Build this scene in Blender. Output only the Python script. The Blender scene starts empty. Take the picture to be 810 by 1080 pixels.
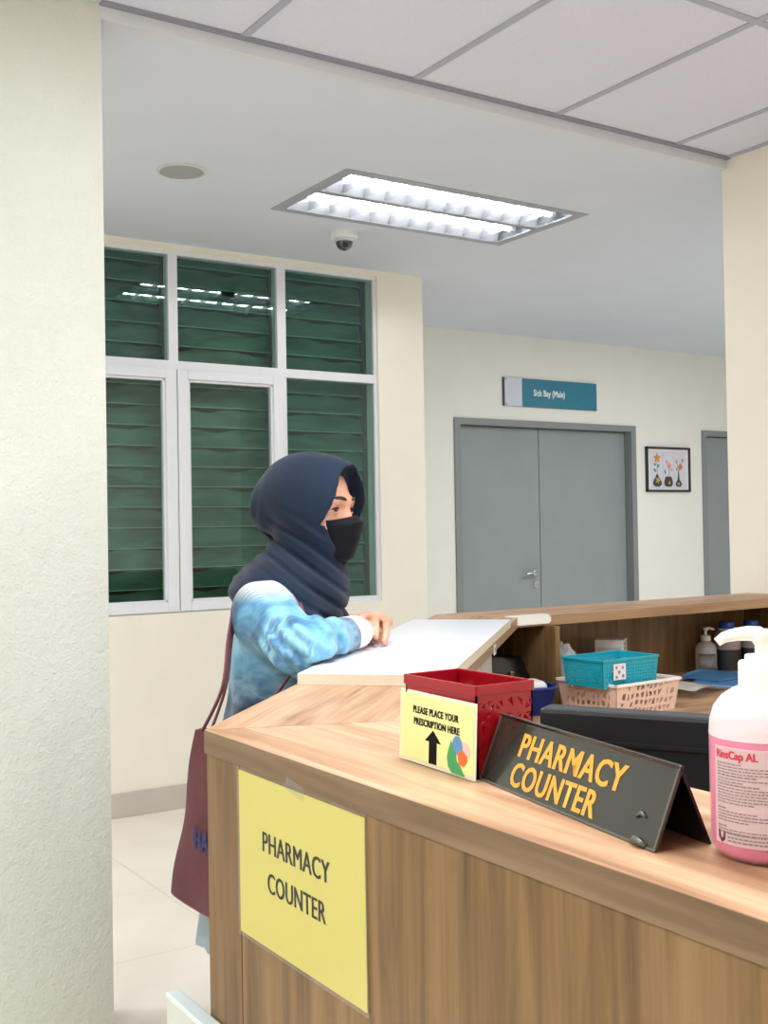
import bpy, bmesh, math, random
import numpy as np
from mathutils import Matrix, Vector
SC = bpy.context.scene
COL = SC.collection
R = math.radians
random.seed(7)

# ------------------------------------------------------------------ camera
CAM_Z = 1.30
def set_camera():
    F, yaw, pitch, roll = 1185.5, R(56.75), R(.808), R(.946)
    f = np.array([math.cos(yaw)*math.cos(pitch), math.sin(yaw)*math.cos(pitch), math.sin(pitch)])
    r = np.array([math.sin(yaw), -math.cos(yaw), 0.0])
    d = np.cross(f, r)
    c, s = math.cos(roll), math.sin(roll)
    r2, d2 = c*r + s*d, -s*r + c*d
    cam = bpy.data.cameras.new('camera')
    cam.sensor_fit = 'VERTICAL'; cam.sensor_height = 36.0
    cam.lens = F/1080*36.0
    cam.clip_start = .02
    o = bpy.data.objects.new('camera', cam); COL.objects.link(o)
    m = Matrix.Identity(4)
    for i in range(3):
        m[i][0], m[i][1], m[i][2] = r2[i], -d2[i], -f[i]
    m[2][3] = CAM_Z
    o.matrix_world = m
    SC.camera = o
set_camera()

# ------------------------------------------------------------------ world, lights, exposure
w = bpy.data.worlds.new('world'); SC.world = w; w.use_nodes = True
w.node_tree.nodes['Background'].inputs[0].default_value = (.55, .58, .62, 1)
w.node_tree.nodes['Background'].inputs[1].default_value = .05
TUBE = 26.0
def ceiling_lamp(name, x, y, z, sx, sy, watt, col=(.93, .97, 1)):
    l = bpy.data.lights.new(name, 'AREA'); l.shape = 'RECTANGLE'; l.size = sx; l.size_y = sy
    l.energy = watt; l.color = col
    o = bpy.data.objects.new(name, l); COL.objects.link(o); o.location = (x, y, z)
# recessed ceiling luminaires of the pharmacy room and further down the corridor
ceiling_lamp('pharmacy_luminaire', 1.13, 1.10, 2.675, .6, 1.2, 36)
ceiling_lamp('pharmacy_luminaire', -.67, .90, 2.675, .6, 1.2, 34)
ceiling_lamp('pharmacy_luminaire', 1.73, -1.2, 2.675, .6, 1.2, 32)
ceiling_lamp('corridor_luminaire', -.4, 3.9, 2.64, 1.2, .6, 34)
ceiling_lamp('corridor_luminaire', 5.9, 3.9, 2.64, 1.2, .6, 40)
SC.view_settings.view_transform = 'Standard'
SC.view_settings.look = 'None'
SC.view_settings.gamma = 1
SC.view_settings.use_curve_mapping = False
SC.view_settings.exposure = 0.36
SC.cycles.max_bounces = 10
SC.cycles.diffuse_bounces = 6
SC.cycles.glossy_bounces = 4
SC.cycles.transparent_max_bounces = 12
SC.cycles.caustics_reflective = False
SC.cycles.caustics_refractive = False

# ------------------------------------------------------------------ materials
def lin(c):
    c = c/255.0
    return c/12.92 if c <= .04045 else ((c+.055)/1.055)**2.4
def S(r, g, b): return (lin(r), lin(g), lin(b), 1.0)
class N:
    """a small node-graph writer"""
    def __init__(s, name):
        s.m = bpy.data.materials.new(name); s.m.use_nodes = True
        s.t = s.m.node_tree; s.b = s.t.nodes['Principled BSDF']; s.out = s.t.nodes['Material Output']
    def n(s, typ, **kw):
        x = s.t.nodes.new(typ)
        for k, v in kw.items():
            if k.startswith('i_'):
                key = k[2:]; key = int(key) if key.isdigit() else key.replace('_', ' ')
                x.inputs[key].default_value = v
            else: setattr(x, k, v)
        return x
    def l(s, a, b): s.t.links.new(a, b)
    def set(s, **kw):
        for k, v in kw.items(): s.b.inputs[k.replace('_', ' ')].default_value = v
        return s
    def coord(s, rot=(0, 0, 0), scale=(1, 1, 1), loc=(0, 0, 0)):
        c = s.n('ShaderNodeTexCoord'); mp = s.n('ShaderNodeMapping')
        mp.inputs['Rotation'].default_value = rot; mp.inputs['Scale'].default_value = scale; mp.inputs['Location'].default_value = loc
        s.l(c.outputs['Object'], mp.inputs['Vector']); return mp.outputs['Vector']
    def noise(s, vec, scale, detail=3, rough=.5, dist=0):
        x = s.n('ShaderNodeTexNoise'); x.inputs['Scale'].default_value = scale; x.inputs['Detail'].default_value = detail
        x.inputs['Roughness'].default_value = rough; x.inputs['Distortion'].default_value = dist
        s.l(vec, x.inputs['Vector']); return x.outputs['Fac']
    def ramp(s, fac, stops, interp='LINEAR'):
        x = s.n('ShaderNodeValToRGB'); x.color_ramp.interpolation = interp
        e = x.color_ramp.elements
        while len(e) < len(stops): e.new(.5)
        for q, (p, c) in zip(e, stops): q.position = p; q.color = c
        s.l(fac, x.inputs['Fac']); return x.outputs['Color']
    def math(s, op, a, b=None, c=None):
        x = s.n('ShaderNodeMath', operation=op)
        for i, v in enumerate((a, b, c)):
            if v is None: continue
            if isinstance(v, (int, float)): x.inputs[i].default_value = v
            else: s.l(v, x.inputs[i])
        return x.outputs[0]
    def mix(s, fac, a, b, blend='MIX'):
        x = s.n('ShaderNodeMix', data_type='RGBA', blend_type=blend)
        if isinstance(fac, (int, float)): x.inputs[0].default_value = fac
        else: s.l(fac, x.inputs[0])
        for i, v in ((6, a), (7, b)):
            if isinstance(v, tuple): x.inputs[i].default_value = v
            else: s.l(v, x.inputs[i])
        return x.outputs[2]
    def bump(s, h, strength=.3, dist=.002):
        x = s.n('ShaderNodeBump'); x.inputs['Strength'].default_value = strength; x.inputs['Distance'].default_value = dist
        s.l(h, x.inputs['Height']); s.l(x.outputs['Normal'], s.b.inputs['Normal']); return s
def plain(name, rgb, rough=.5, vary=.06, scale=30, bump=0, metallic=0, spec=.5, bdist=.001, coat=0):
    g = N(name); v = g.coord(); f = g.noise(v, scale, 4)
    a = tuple(max(0, c*(1-vary)) for c in rgb[:3])+(1,); b = tuple(min(1, c*(1+vary)) for c in rgb[:3])+(1,)
    g.l(g.ramp(f, [(.3, a), (.7, b)]), g.b.inputs['Base Color'])
    g.set(Roughness=rough, Metallic=metallic, Specular_IOR_Level=spec)
    if coat: g.set(Coat_Weight=coat)
    if bump: g.bump(g.noise(v, scale*3, 3), bump, bdist)
    return g.m
def wood(name, rot=(0, 0, 0), cols=None, rough=.42, seed=0.0):
    """laminate with the grain along local X before the rotation"""
    cols = cols or [S(168, 122, 84), S(196, 150, 110), S(214, 172, 132), S(226, 188, 150)]
    g = N(name)
    v0 = g.coord(rot=rot, loc=(seed, seed*.7, seed*.3))
    def sc(x, y, z):
        mp = g.n('ShaderNodeMapping'); mp.inputs['Scale'].default_value = (x, y, z); g.l(v0, mp.inputs['Vector']); return mp.outputs['Vector']
    a = g.noise(sc(1.3, 16, 16), 1.6, 5, .55, .9)
    b = g.noise(sc(2.0, 90, 90), 1.5, 4, .6, .3)
    c = g.noise(sc(.7, 5, 5), 1.3, 2, .5, .5)
    f = g.math('ADD', g.math('MULTIPLY', a, .62), g.math('ADD', g.math('MULTIPLY', b, .2), g.math('MULTIPLY', c, .2)))
    col = g.ramp(f, [(.36, cols[0]), (.47, cols[1]), (.56, cols[2]), (.68, cols[3])])
    g.l(col, g.b.inputs['Base Color']); g.set(Roughness=rough, Specular_IOR_Level=.4)
    g.bump(b, .08, .0006)
    return g.m
def emit(name, rgb, strength):
    g = N(name); g.set(Base_Color=rgb, Emission_Color=rgb, Emission_Strength=strength, Roughness=.5); return g.m

# ------------------------------------------------------------------ mesh helpers
class MB:
    def __init__(s): s.bm = bmesh.new()
    def _add(s, bm2, M=None):
        if M is not None: bm2.transform(M)
        me = bpy.data.meshes.new('tmp'); bm2.to_mesh(me); bm2.free(); s.bm.from_mesh(me); bpy.data.meshes.remove(me); return s
    def box(s, x0, x1, y0, y1, z0, z1, bev=0, M=None, seg=2):
        b = bmesh.new(); bmesh.ops.create_cube(b, size=1)
        for v in b.verts:
            v.co = Vector((x0+(x1-x0)*(v.co.x+.5), y0+(y1-y0)*(v.co.y+.5), z0+(z1-z0)*(v.co.z+.5)))
        if bev: bmesh.ops.bevel(b, geom=b.edges[:], offset=bev, segments=seg, affect='EDGES', profile=.6)
        return s._add(b, M)
    def prism(s, pts, z0, z1, M=None, bev=0):
        b = bmesh.new(); n = len(pts)
        lo = [b.verts.new((p[0], p[1], z0)) for p in pts]; hi = [b.verts.new((p[0], p[1], z1)) for p in pts]
        b.faces.new(lo[::-1]); b.faces.new(hi)
        for i in range(n): b.faces.new((lo[i], lo[(i+1) % n], hi[(i+1) % n], hi[i]))
        bmesh.ops.recalc_face_normals(b, faces=b.faces[:])
        if bev: bmesh.ops.bevel(b, geom=b.edges[:], offset=bev, segments=2, affect='EDGES', profile=.6)
        return s._add(b, M)
    def lathe(s, prof, n=32, M=None, sx=1, sy=1):
        b = bmesh.new(); rings = []
        for r, z in prof:
            if r < 1e-6: rings.append([b.verts.new((0, 0, z))])
            else: rings.append([b.verts.new((sx*r*math.cos(2*math.pi*i/n), sy*r*math.sin(2*math.pi*i/n), z)) for i in range(n)])
        for A, B in zip(rings, rings[1:]):
            for i in range(n):
                j = (i+1) % n
                if len(A) == 1 and len(B) == 1: continue
                if len(A) == 1: b.faces.new((A[0], B[i], B[j]))
                elif len(B) == 1: b.faces.new((A[i], A[j], B[0]))
                else: b.faces.new((A[i], A[j], B[j], B[i]))
        for rg, fl in ((rings[0], True), (rings[-1], False)):
            if len(rg) > 1: b.faces.new(rg[::-1] if fl else rg)
        bmesh.ops.recalc_face_normals(b, faces=b.faces[:])
        return s._add(b, M)
    def tube(s, pts, rad, n=10, M=None, flat=None):
        """swept tube; flat=(a,b) scales the section across / along up"""
        b = bmesh.new(); P = [Vector(p) for p in pts]; k = len(P); rings = []
        rad = rad if isinstance(rad, (list, tuple)) else [rad]*k
        up = Vector((0, 0, 1)); prev = None
        for i in range(k):
            t = (P[min(i+1, k-1)]-P[max(i-1, 0)]).normalized()
            if prev is None:
                ref = up if abs(t.dot(up)) < .95 else Vector((1, 0, 0)); nx = t.cross(ref).normalized()
            else:
                nx = (prev - t*prev.dot(t)).normalized()
            prev = nx; ny = t.cross(nx)
            fa, fb = flat or (1, 1)
            rings.append([b.verts.new(P[i]+rad[i]*(fa*math.cos(2*math.pi*j/n)*nx+fb*math.sin(2*math.pi*j/n)*ny)) for j in range(n)])
        for A, B in zip(rings, rings[1:]):
            for j in range(n): b.faces.new((A[j], A[(j+1) % n], B[(j+1) % n], B[j]))
        b.faces.new(rings[0][::-1]); b.faces.new(rings[-1])
        bmesh.ops.recalc_face_normals(b, faces=b.faces[:])
        return s._add(b, M)
    def grid(s, fn, nu, nv, thick=0, M=None):
        """surface fn(a,b), a,b in 0..1, given a real thickness"""
        b = bmesh.new(); V = [[b.verts.new(fn(i/nu, j/nv)) for j in range(nv+1)] for i in range(nu+1)]
        for i in range(nu):
            for j in range(nv): b.faces.new((V[i][j], V[i+1][j], V[i+1][j+1], V[i][j+1]))
        if thick: bmesh.ops.solidify(b, geom=b.faces[:], thickness=thick)
        return s._add(b, M)
    def text(s, txt, w=None, h=None, M=None, bold=.0, depth=.0004, align='CENTER', spacing=1.0, line=1.0, dup=0):
        cu = bpy.data.curves.new('tmp_text', 'FONT'); cu.body = txt; cu.size = 1; cu.align_x = align
        cu.offset = bold; cu.space_character = spacing; cu.space_line = line; cu.resolution_u = 3; cu.fill_mode = 'BOTH'
        o = bpy.data.objects.new('tmp_text', cu); COL.objects.link(o)
        dg = bpy.context.evaluated_depsgraph_get(); me = bpy.data.meshes.new_from_object(o.evaluated_get(dg))
        bpy.data.objects.remove(o); bpy.data.curves.remove(cu)
        b = bmesh.new(); b.from_mesh(me); bpy.data.meshes.remove(me)
        xs = [v.co.x for v in b.verts]; ys = [v.co.y for v in b.verts]
        x0, x1, y0, y1 = min(xs), max(xs), min(ys), max(ys)
        kx = w/(x1-x0) if w else None; ky = h/(y1-y0) if h else None
        kx = kx or ky; ky = ky or kx
        ox = (x0+x1)/2 if align == 'CENTER' else x0
        for v in b.verts: v.co = Vector(((v.co.x-ox)*kx, (v.co.y-(y0+y1)/2)*ky, 0))
        bmesh.ops.remove_doubles(b, verts=b.verts[:], dist=1e-6)
        bmesh.ops.dissolve_limit(b, angle_limit=.01, verts=b.verts[:], edges=b.edges[:])
        for f_ in b.faces:
            if f_.normal.z < 0: f_.normal_flip()
        M = M if M is not None else Matrix.Identity(4)
        if dup:
            for dx, dz in ((-dup, 2e-5), (dup, 4e-5)):
                c = b.copy(); s._add(c, M @ T(dx, 0, dz))
        return s._add(b, M)
    def move(s, M): s.bm.transform(M); return s
    def build(s, name, mat, parent=None, smooth=False, M=None, angle=None):
        if M is not None: s.bm.transform(M)
        me = bpy.data.meshes.new(name); s.bm.to_mesh(me); s.bm.free()
        for m in (mat if isinstance(mat, (list, tuple)) else [mat]): me.materials.append(m)
        if smooth:
            me.polygons.foreach_set('use_smooth', [True]*len(me.polygons))
            if angle: me.set_sharp_from_angle(angle=R(angle))
        o = bpy.data.objects.new(name, me); COL.objects.link(o)
        if parent is not None: o.parent = parent
        return o
def T(x, y, z): return Matrix.Translation((x, y, z))
def RZ(a): return Matrix.Rotation(a, 4, 'Z')
def RX(a): return Matrix.Rotation(a, 4, 'X')
def RY(a): return Matrix.Rotation(a, 4, 'Y')
UPRIGHT = RX(math.pi/2)          # a drawing in XY stood up: x right, y up, facing local -Y
def tag(o, label, cat, group=None):
    o['label'] = label; o['category'] = cat
    if group: o['group'] = group
    return o
def thing(name, label, cat, loc=(0, 0, 0), rotz=0, group=None):
    o = bpy.data.objects.new(name, None); COL.objects.link(o); o.empty_display_size = .1
    o.location = loc; o.rotation_euler = (0, 0, rotz); return tag(o, label, cat, group)
def struct_root(name, loc=(0, 0, 0)):
    o = bpy.data.objects.new(name, None); COL.objects.link(o); o.location = loc; o['kind'] = 'structure'; return o
def struct(o): o['kind'] = 'structure'; return o
def copy_tree(root):
    r = root.copy(); COL.objects.link(r)
    for ch in list(root.children):
        c = ch.copy(); COL.objects.link(c); c.parent = r
        for g in list(ch.children):
            d = g.copy(); COL.objects.link(d); d.parent = c
    return r

# ------------------------------------------------------------------ signed-distance modelling (bodies and cloth)
def rc(a, b, ra, rb):
    a = np.array(a, float); b = np.array(b, float); ba = b-a; L = ba@ba
    def f(P):
        pa = P-a; h = np.clip(pa@ba/L, 0, 1)
        return np.linalg.norm(pa-h[:, None]*ba, axis=1)-(ra+(rb-ra)*h)
    return f
def el(c, r):
    c = np.array(c, float); r = np.array(r, float)
    def f(P):
        q = (P-c)/r; k0 = np.linalg.norm(q, axis=1); k1 = np.linalg.norm(q/r, axis=1)
        return k0*(k0-1)/np.maximum(k1, 1e-6)
    return f
def smin(a, b, k):
    h = np.maximum(k-np.abs(a-b), 0)/k
    return np.minimum(a, b)-h*h*k*.25
def smax(a, b, k): return -smin(-a, -b, k)
def framed(f, M):
    """f given in a local frame M (4x4)"""
    Rm = np.array(M.to_3x3()); t = np.array(M.translation)
    return lambda P: f((P-t)@Rm)
def chain(pts, rads): return [rc(pts[i], pts[i+1], rads[i], rads[i+1]) for i in range(len(pts)-1)]
def sdf_mesh(f, lo, hi, h, B=24):
    lo = np.array(lo, float); n = np.ceil((np.array(hi)-lo)/h).astype(int)
    nb = (n+B-1)//B
    bi = np.stack(np.meshgrid(*[np.arange(k) for k in nb], indexing='ij'), -1).reshape(-1, 3)
    cen = lo+(bi+.5)*B*h; rad = B*h*.5*math.sqrt(3)
    act = bi[np.abs(f(cen)) < rad*1.5+.03]
    g = np.stack(np.meshgrid(*[np.arange(B+1)]*3, indexing='ij'), -1).reshape(-1, 3)
    BIG = 100000
    def key(c): return (c[:, 0].astype(np.int64)*BIG+c[:, 1])*BIG+c[:, 2]
    keys, verts, quads = [], [], []
    for b in act:
        base = b*B
        val = f(lo+(g+base)*h).reshape(B+1, B+1, B+1)
        if val.min() > 0 or val.max() < 0: continue
        neg = val < 0
        acc = np.zeros((B, B, B, 3)); cnt = np.zeros((B, B, B))
        for ax in range(3):
            o1, o2 = [a for a in range(3) if a != ax]
            sl0 = [slice(None)]*3; sl1 = [slice(None)]*3
            sl0[ax] = slice(0, B); sl1[ax] = slice(1, B+1)
            v0, v1 = val[tuple(sl0)], val[tuple(sl1)]
            cr = (v0 < 0) != (v1 < 0)
            idx = np.argwhere(cr)
            if len(idx) == 0: continue
            t = v0[cr]/(v0[cr]-v1[cr])
            p = idx.astype(float); p[:, ax] += t
            for da in (0, 1):
                for db in (0, 1):
                    c = idx.copy(); c[:, o1] -= da; c[:, o2] -= db
                    ok = (c >= 0).all(1) & (c < B).all(1)
                    np.add.at(acc, tuple(c[ok].T), p[ok]); np.add.at(cnt, tuple(c[ok].T), 1)
            own = (idx[:, o1] < B) & (idx[:, o2] < B)
            e = idx[own]+base; s0 = (v0[cr] < 0)[own]
            cs = []
            for da, db in ((0, 0), (1, 0), (1, 1), (0, 1)):
                c = e.copy(); c[:, o1] -= da; c[:, o2] -= db; cs.append(key(c+1))
            q = np.stack(cs, 1)
            flip = s0 if ax != 1 else ~s0
            q[~flip] = q[~flip][:, ::-1]
            quads.append(q)
        m = cnt > 0
        c = np.argwhere(m); keys.append(key(c+base+1)); verts.append(lo+(acc[m]/cnt[m][:, None]+base)*h)
    keys = np.concatenate(keys); verts = np.concatenate(verts); quads = np.concatenate(quads)
    o = np.argsort(keys); keys, verts = keys[o], verts[o]
    ix = np.clip(np.searchsorted(keys, quads), 0, len(keys)-1)
    good = (keys[ix] == quads).all(1)
    return verts, ix[good]
def sdf_object(name, f, lo, hi, h, mat, parent):
    v, q = sdf_mesh(f, lo, hi, h)
    me = bpy.data.meshes.new(name); me.from_pydata(v.tolist(), [], q.tolist()); me.update()
    bm = bmesh.new(); bm.from_mesh(me); bmesh.ops.recalc_face_normals(bm, faces=bm.faces[:]); 
    for _ in range(2): bmesh.ops.smooth_vert(bm, verts=bm.verts[:], factor=.35, use_axis_x=True, use_axis_y=True, use_axis_z=True)
    bm.to_mesh(me); bm.free()
    me.polygons.foreach_set('use_smooth', [True]*len(me.polygons))
    me.materials.append(mat)
    o = bpy.data.objects.new(name, me); COL.objects.link(o); o.parent = parent
    return o

# ================================================================== THE SETTING
M_cream = plain('cream_wall_paint', S(242, 237, 224), .7, .015, 6)
M_cream2 = plain('pale_wall_paint', S(236, 234, 226), .7, .015, 6)
M_ceil = plain('white_plaster_ceiling', S(217, 223, 236), .85, .015, 3)
M_grey_frame = plain('grey_door_paint', S(132, 138, 139), .5, .03, 8)
M_grey_leaf = plain('grey_door_leaf', S(142, 150, 152), .5, .03, 5)
M_alu = plain('white_aluminium', S(234, 235, 242), .4, .02, 10)
M_chrome = plain('brushed_chrome', S(205, 205, 208), .25, .04, 40, metallic=1)
M_white = plain('white_plastic', S(236, 238, 236), .4, .02, 20)
M_black = plain('black_plastic', S(20, 22, 24), .4, .1, 30)
def rough_plaster():
    g = N('rough_plaster'); v = g.coord()
    a = g.noise(v, 45, 5, .6); b = g.noise(v, 150, 4, .6)
    c = g.noise(v, 2, 3)
    g.l(g.ramp(c, [(.3, S(213, 215, 205)), (.7, S(222, 223, 214))]), g.b.inputs['Base Color'])
    g.set(Roughness=.85, Specular_IOR_Level=.2)
    g.bump(g.math('ADD', g.math('MULTIPLY', a, .7), g.math('MULTIPLY', b, .4)), 1.0, .007)
    return g.m
M_rough = rough_plaster()
def floor_tiles():
    g = N('floor_tiles'); c = g.n('ShaderNodeTexCoord'); s = g.n('ShaderNodeSeparateXYZ'); g.l(c.outputs['Object'], s.inputs[0])
    def line(o, off):
        fr = g.math('FRACT', g.math('DIVIDE', g.math('ADD', o, 60-off), .6))
        d = g.math('ABSOLUTE', g.math('SUBTRACT', fr, .5))
        return g.math('GREATER_THAN', d, .5-.0035)
    grout = g.math('MAXIMUM', line(s.outputs[0], .345), line(s.outputs[1], .305))
    n = g.noise(c.outputs['Object'], 3, 4)
    tile = g.ramp(n, [(.3, S(232, 224, 213)), (.7, S(238, 231, 221))])
    g.l(g.mix(grout, tile, S(196, 187, 176)), g.b.inputs['Base Color'])
    g.l(g.math('ADD', g.math('MULTIPLY', grout, .4), .22), g.b.inputs['Roughness'])
    g.bump(g.math('SUBTRACT', 1.0, grout), .4, .002)
    return g.m
def mineral_tile():
    g = N('mineral_fibre_tile'); v = g.coord()
    a = g.noise(v, 520, 2, .6); b = g.noise(v, 160, 3)
    f = g.math('ADD', g.math('MULTIPLY', a, .6), g.math('MULTIPLY', b, .4))
    g.l(g.ramp(f, [(.35, S(215, 217, 234)), (.6, S(225, 227, 243))]), g.b.inputs['Base Color'])
    g.set(Roughness=.9); g.bump(a, .25, .002); return g.m

# floor
struct(MB().box(-2.2, 9.0, -2.7, 6.4, -.08, 0).build('floor', floor_tiles()))
# corridor ceiling with the hole for the light, then the lower edge by the tiled room
LX0, LX1, LY0, LY1 = 2.238, 3.438, 3.622, 4.198
m = MB()
CZ = 2.66
for x0, x1, y0, y1 in ((-2.2, 9, 2.88, LY0), (-2.2, 9, LY1, 6.4), (-2.2, LX0, LY0, LY1), (LX1, 9, LY0, LY1)):
    m.box(x0, x1, y0, y1, CZ, CZ+.1)
struct(m.build('ceiling', M_ceil))
struct(MB().box(-2.2, 3.70, -2.7, 2.88, 2.695, 2.78).build('ceiling', mineral_tile()))
# suspended grid
M_bar = plain('grid_bar', S(174, 176, 192), .5, .03, 20)
M_rail = plain('edge_rail', S(146, 147, 160), .5, .03, 20)
m = MB()
for x in (-1.523, -.935, -.347, .241, .829, 1.417, 2.005, 2.592, 3.175): m.box(x-.012, x+.012, -2.5, 2.835, 2.691, 2.699)
for y in (2.021, .845, -.331, -1.507): m.box(-2.0, 3.45, y-.012, y+.012, 2.6905, 2.6995)
m.box(3.446, 3.47, -2.5, 2.835, 2.6905, 2.6995)
o = m.build('trim_1', M_bar); struct(o)
struct(MB().box(1.005, 3.47, 2.835, 2.862, 2.688, 2.6995).build('trim_2', M_rail))
struct(MB().box(1.008, 3.47, 2.858, 2.88, 2.654, 2.6995).build('trim_3', plain('lip_plaster', S(218, 220, 228), .8, .02, 5)))
# near walls
struct(MB().box(-2.2, 1.008, 2.858, 3.01, 0, 2.695).build('wall_left', M_rough))
struct(MB().box(3.47, 3.67, -2.5, 2.88, 0, 2.695).build('wall_right', M_cream))
struct(MB().box(-2.2, 3.67, -2.7, -2.5, 0, 2.72).build('wall_back', M_cream))
struct(MB().box(-2.2, -2.0, -2.5, 6.3, 0, 2.75).build('wall_side', M_cream))
# window wall with the opening
WY = 4.97; WX0, WX1, WZ0, WZ1 = .98, 3.238, .915, 2.632
m = MB()
m.box(-2.0, WX0, WY, WY+.16, 0, CZ); m.box(WX1, 3.53, WY, WY+.16, 0, CZ)
m.box(WX0, WX1, WY, WY+.16, 0, WZ0); m.box(WX0, WX1, WY, WY+.16, WZ1, CZ)
struct(m.build('wall_window', M_cream))
struct(MB().box(3.37, 3.53, WY+.16, 6.18, 0, CZ).build('wall_recess', M_cream2))
M_skirt = plain('beige_skirting_tile', S(200, 191, 182), .35, .03, 6)
struct(MB().box(-2.0, 3.53, WY-.012, WY, 0, .112, .002).build('baseboard_window', M_skirt))
# far wall with two doorways
FY = 6.18; D1 = (4.635, 6.378, 2.052); D2 = (7.128, 8.05, 2.045)
m = MB()
for x0, x1 in ((3.37, D1[0]), (D1[1], D2[0]), (D2[1], 9.0)): m.box(x0, x1, FY, FY+.16, 0, CZ)
for d in (D1, D2): m.box(d[0], d[1], FY, FY+.16, d[2], CZ)
struct(m.build('wall_far', M_cream2))
struct(MB().box(8.8, 9.0, 2.88, 6.18, 0, CZ).build('wall_end', M_cream2))
struct(MB().box(3.67, 9.0, 2.70, 2.88, 0, 2.72).build('wall_corridor', M_cream2))
m = MB()
for x0, x1 in ((3.53, D1[0]), (D1[1], D2[0]), (D2[1], 8.8)): m.box(x0, x1, FY-.012, FY, 0, .112, .002)
struct(m.build('baseboard_far', M_skirt))

# ------------------------------------------------------------------ window
W = struct_root('window_1', (0, WY, 0))
M_glass = N('dark_window_glass')
t = M_glass.t
tr = M_glass.n('ShaderNodeBsdfTransparent'); tr.inputs[0].default_value = (.80, .93, .88, 1)
gl = M_glass.n('ShaderNodeBsdfGlossy'); gl.inputs[0].default_value = (.85, .95, .95, 1); gl.inputs['Roughness'].default_value = .015
fr = M_glass.n('ShaderNodeLayerWeight'); fr.inputs[0].default_value = .5
mx = M_glass.n('ShaderNodeMixShader'); M_glass.l(M_glass.math('ADD', M_glass.math('MULTIPLY', M_glass.math('POWER', fr.outputs[1], 4), 1.1), .056), mx.inputs[0])
M_glass.l(tr.outputs[0], mx.inputs[1]); M_glass.l(gl.outputs[0], mx.inputs[2]); M_glass.l(mx.outputs[0], M_glass.out.inputs['Surface'])
M_glass = M_glass.m
# frame members: (x0,x1,z0,z1,front y offset, back)
F = MB()
def bar(x0, x1, z0, z1, y0=.012, y1=.07): F.box(x0, x1, y0, y1, z0, z1)
bar(WX0, WX1, WZ1-.02, WZ1); bar(WX0, WX1, WZ0, .93); bar(WX1-.016, WX1, .93, WZ1-.02, .02); bar(WX0, WX0+.03, .93, WZ1-.02)
bar(2.067, 2.113, 2.108, WZ1-.02, .0125); bar(2.646, 2.694, .93, 2.064, .0125); bar(2.646, 2.694, 2.108, WZ1-.02, .0125); bar(WX0+.03, WX1-.016, 2.064, 2.108)
bar(1.50, 1.545, 2.108, WZ1-.02, .0125)
# right lower fixed light bottom rail
bar(2.694, WX1-.016, .93, .945, .02)
o = F.build('window_frame', M_alu, W)
def sash(x0, x1, z0, z1, st=.055):
    s = MB()
    for a, b, c, d in ((x0, x0+st, z0, z1), (x1-st, x1, z0, z1), (x0+st, x1-st, z0, z0+st*.8), (x0+st, x1-st, z1-st*.8, z1)):
        s.box(a, b, -.004, .045, c, d, .004)
    for a, b, c, d in ((x0+st, x0+st+.012, z0, z1), (x1-st-.012, x1-st, z0, z1), (x0+st, x1-st, z0+st*.8, z0+st*.8+.012), (x0+st, x1-st, z1-st*.8-.012, z1-st*.8)):
        s.box(a, b, .008, .04, c, d, .002)
    so = s.build('sash', M_alu, W)
    MB().box(x0+st, x1-st, .022, .028, z0+st*.8, z1-st*.8).build('pane', M_glass, so)
sash(2.103, 2.668, .922, 2.066); sash(1.535, 2.098, .922, 2.066); sash(.985, 1.53, .922, 2.066)
for x0, x1, z0, z1 in ((2.694, WX1-.016, .945, 2.064), (1.01, 1.50, 2.108, WZ1-.02), (1.545, 2.067, 2.108, WZ1-.02), (2.113, 2.646, 2.108, WZ1-.02), (2.694, WX1-.016, 2.108, WZ1-.02)):
    MB().box(x0, x1, .034, .040, z0, z1).build('pane', M_glass, W)
# louvre blades behind the glass
def louvre_mat():
    g = N('green_louvre_glass'); v = g.coord(scale=(1, 1, 1))
    mp = g.n('ShaderNodeMapping'); mp.inputs['Scale'].default_value = (2.2, 1, 9); g.l(v, mp.inputs['Vector'])
    a = g.noise(mp.outputs['Vector'], 1.6, 2, .5, .6)
    g.l(g.ramp(a, [(.35, S(34, 102, 88)), (.62, S(70, 144, 126))]), g.b.inputs['Base Color'])
    g.set(Roughness=.28, Specular_IOR_Level=.6)
    mp2 = g.n('ShaderNodeMapping'); mp2.inputs['Scale'].default_value = (9, 1, 22); g.l(v, mp2.inputs['Vector'])
    g.bump(g.noise(mp2.outputs['Vector'], 1.0, 1), .5, .01); return g.m
L = MB(); Ed = MB(); z = WZ0-.078
while z < WZ1:
    for x0, x1 in ((1.0, 2.08), (2.10, 2.66), (2.69, WX1)):
        ph_ = 7*z
        def blade(a, b_, x0=x0, x1=x1, ph_=ph_):
            xx = x0+(x1-x0)*a; top = .029+.008*math.sin(13*xx+ph_)+.005*math.sin(29*xx+2*ph_)  # wavy top: dark reflection bands of the rippled glass put into the blade shape
            return Vector((xx, .003*math.sin(11*xx+ph_)*b_, -.058+(top+.058)*b_))
        L.grid(blade, 36, 4, .005, M=T(0, .145, z+.05) @ RX(R(-12)))
        Ed.box(x0, x1, -.006, .002, -.0605, -.0575, M=T(0, .145, z+.05) @ RX(R(-12)))
    z += .098
L.build('louvre_blades', louvre_mat(), W, True, angle=40)
Ed.build('blade_edges', plain('blade_edge_highlight', S(120, 178, 160), .3, .05), W)  # bright line along each lower edge: a highlight put into the colour
E2 = MB()
for x in (2.09, 2.675, WX1-.01, 1.0): E2.box(x-.014, x+.014, .12, .17, WZ0, WZ1, .002)
E2.build('louvre_carrier', plain('dark_green_metal', S(28, 48, 44), .5, .05), W)
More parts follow.
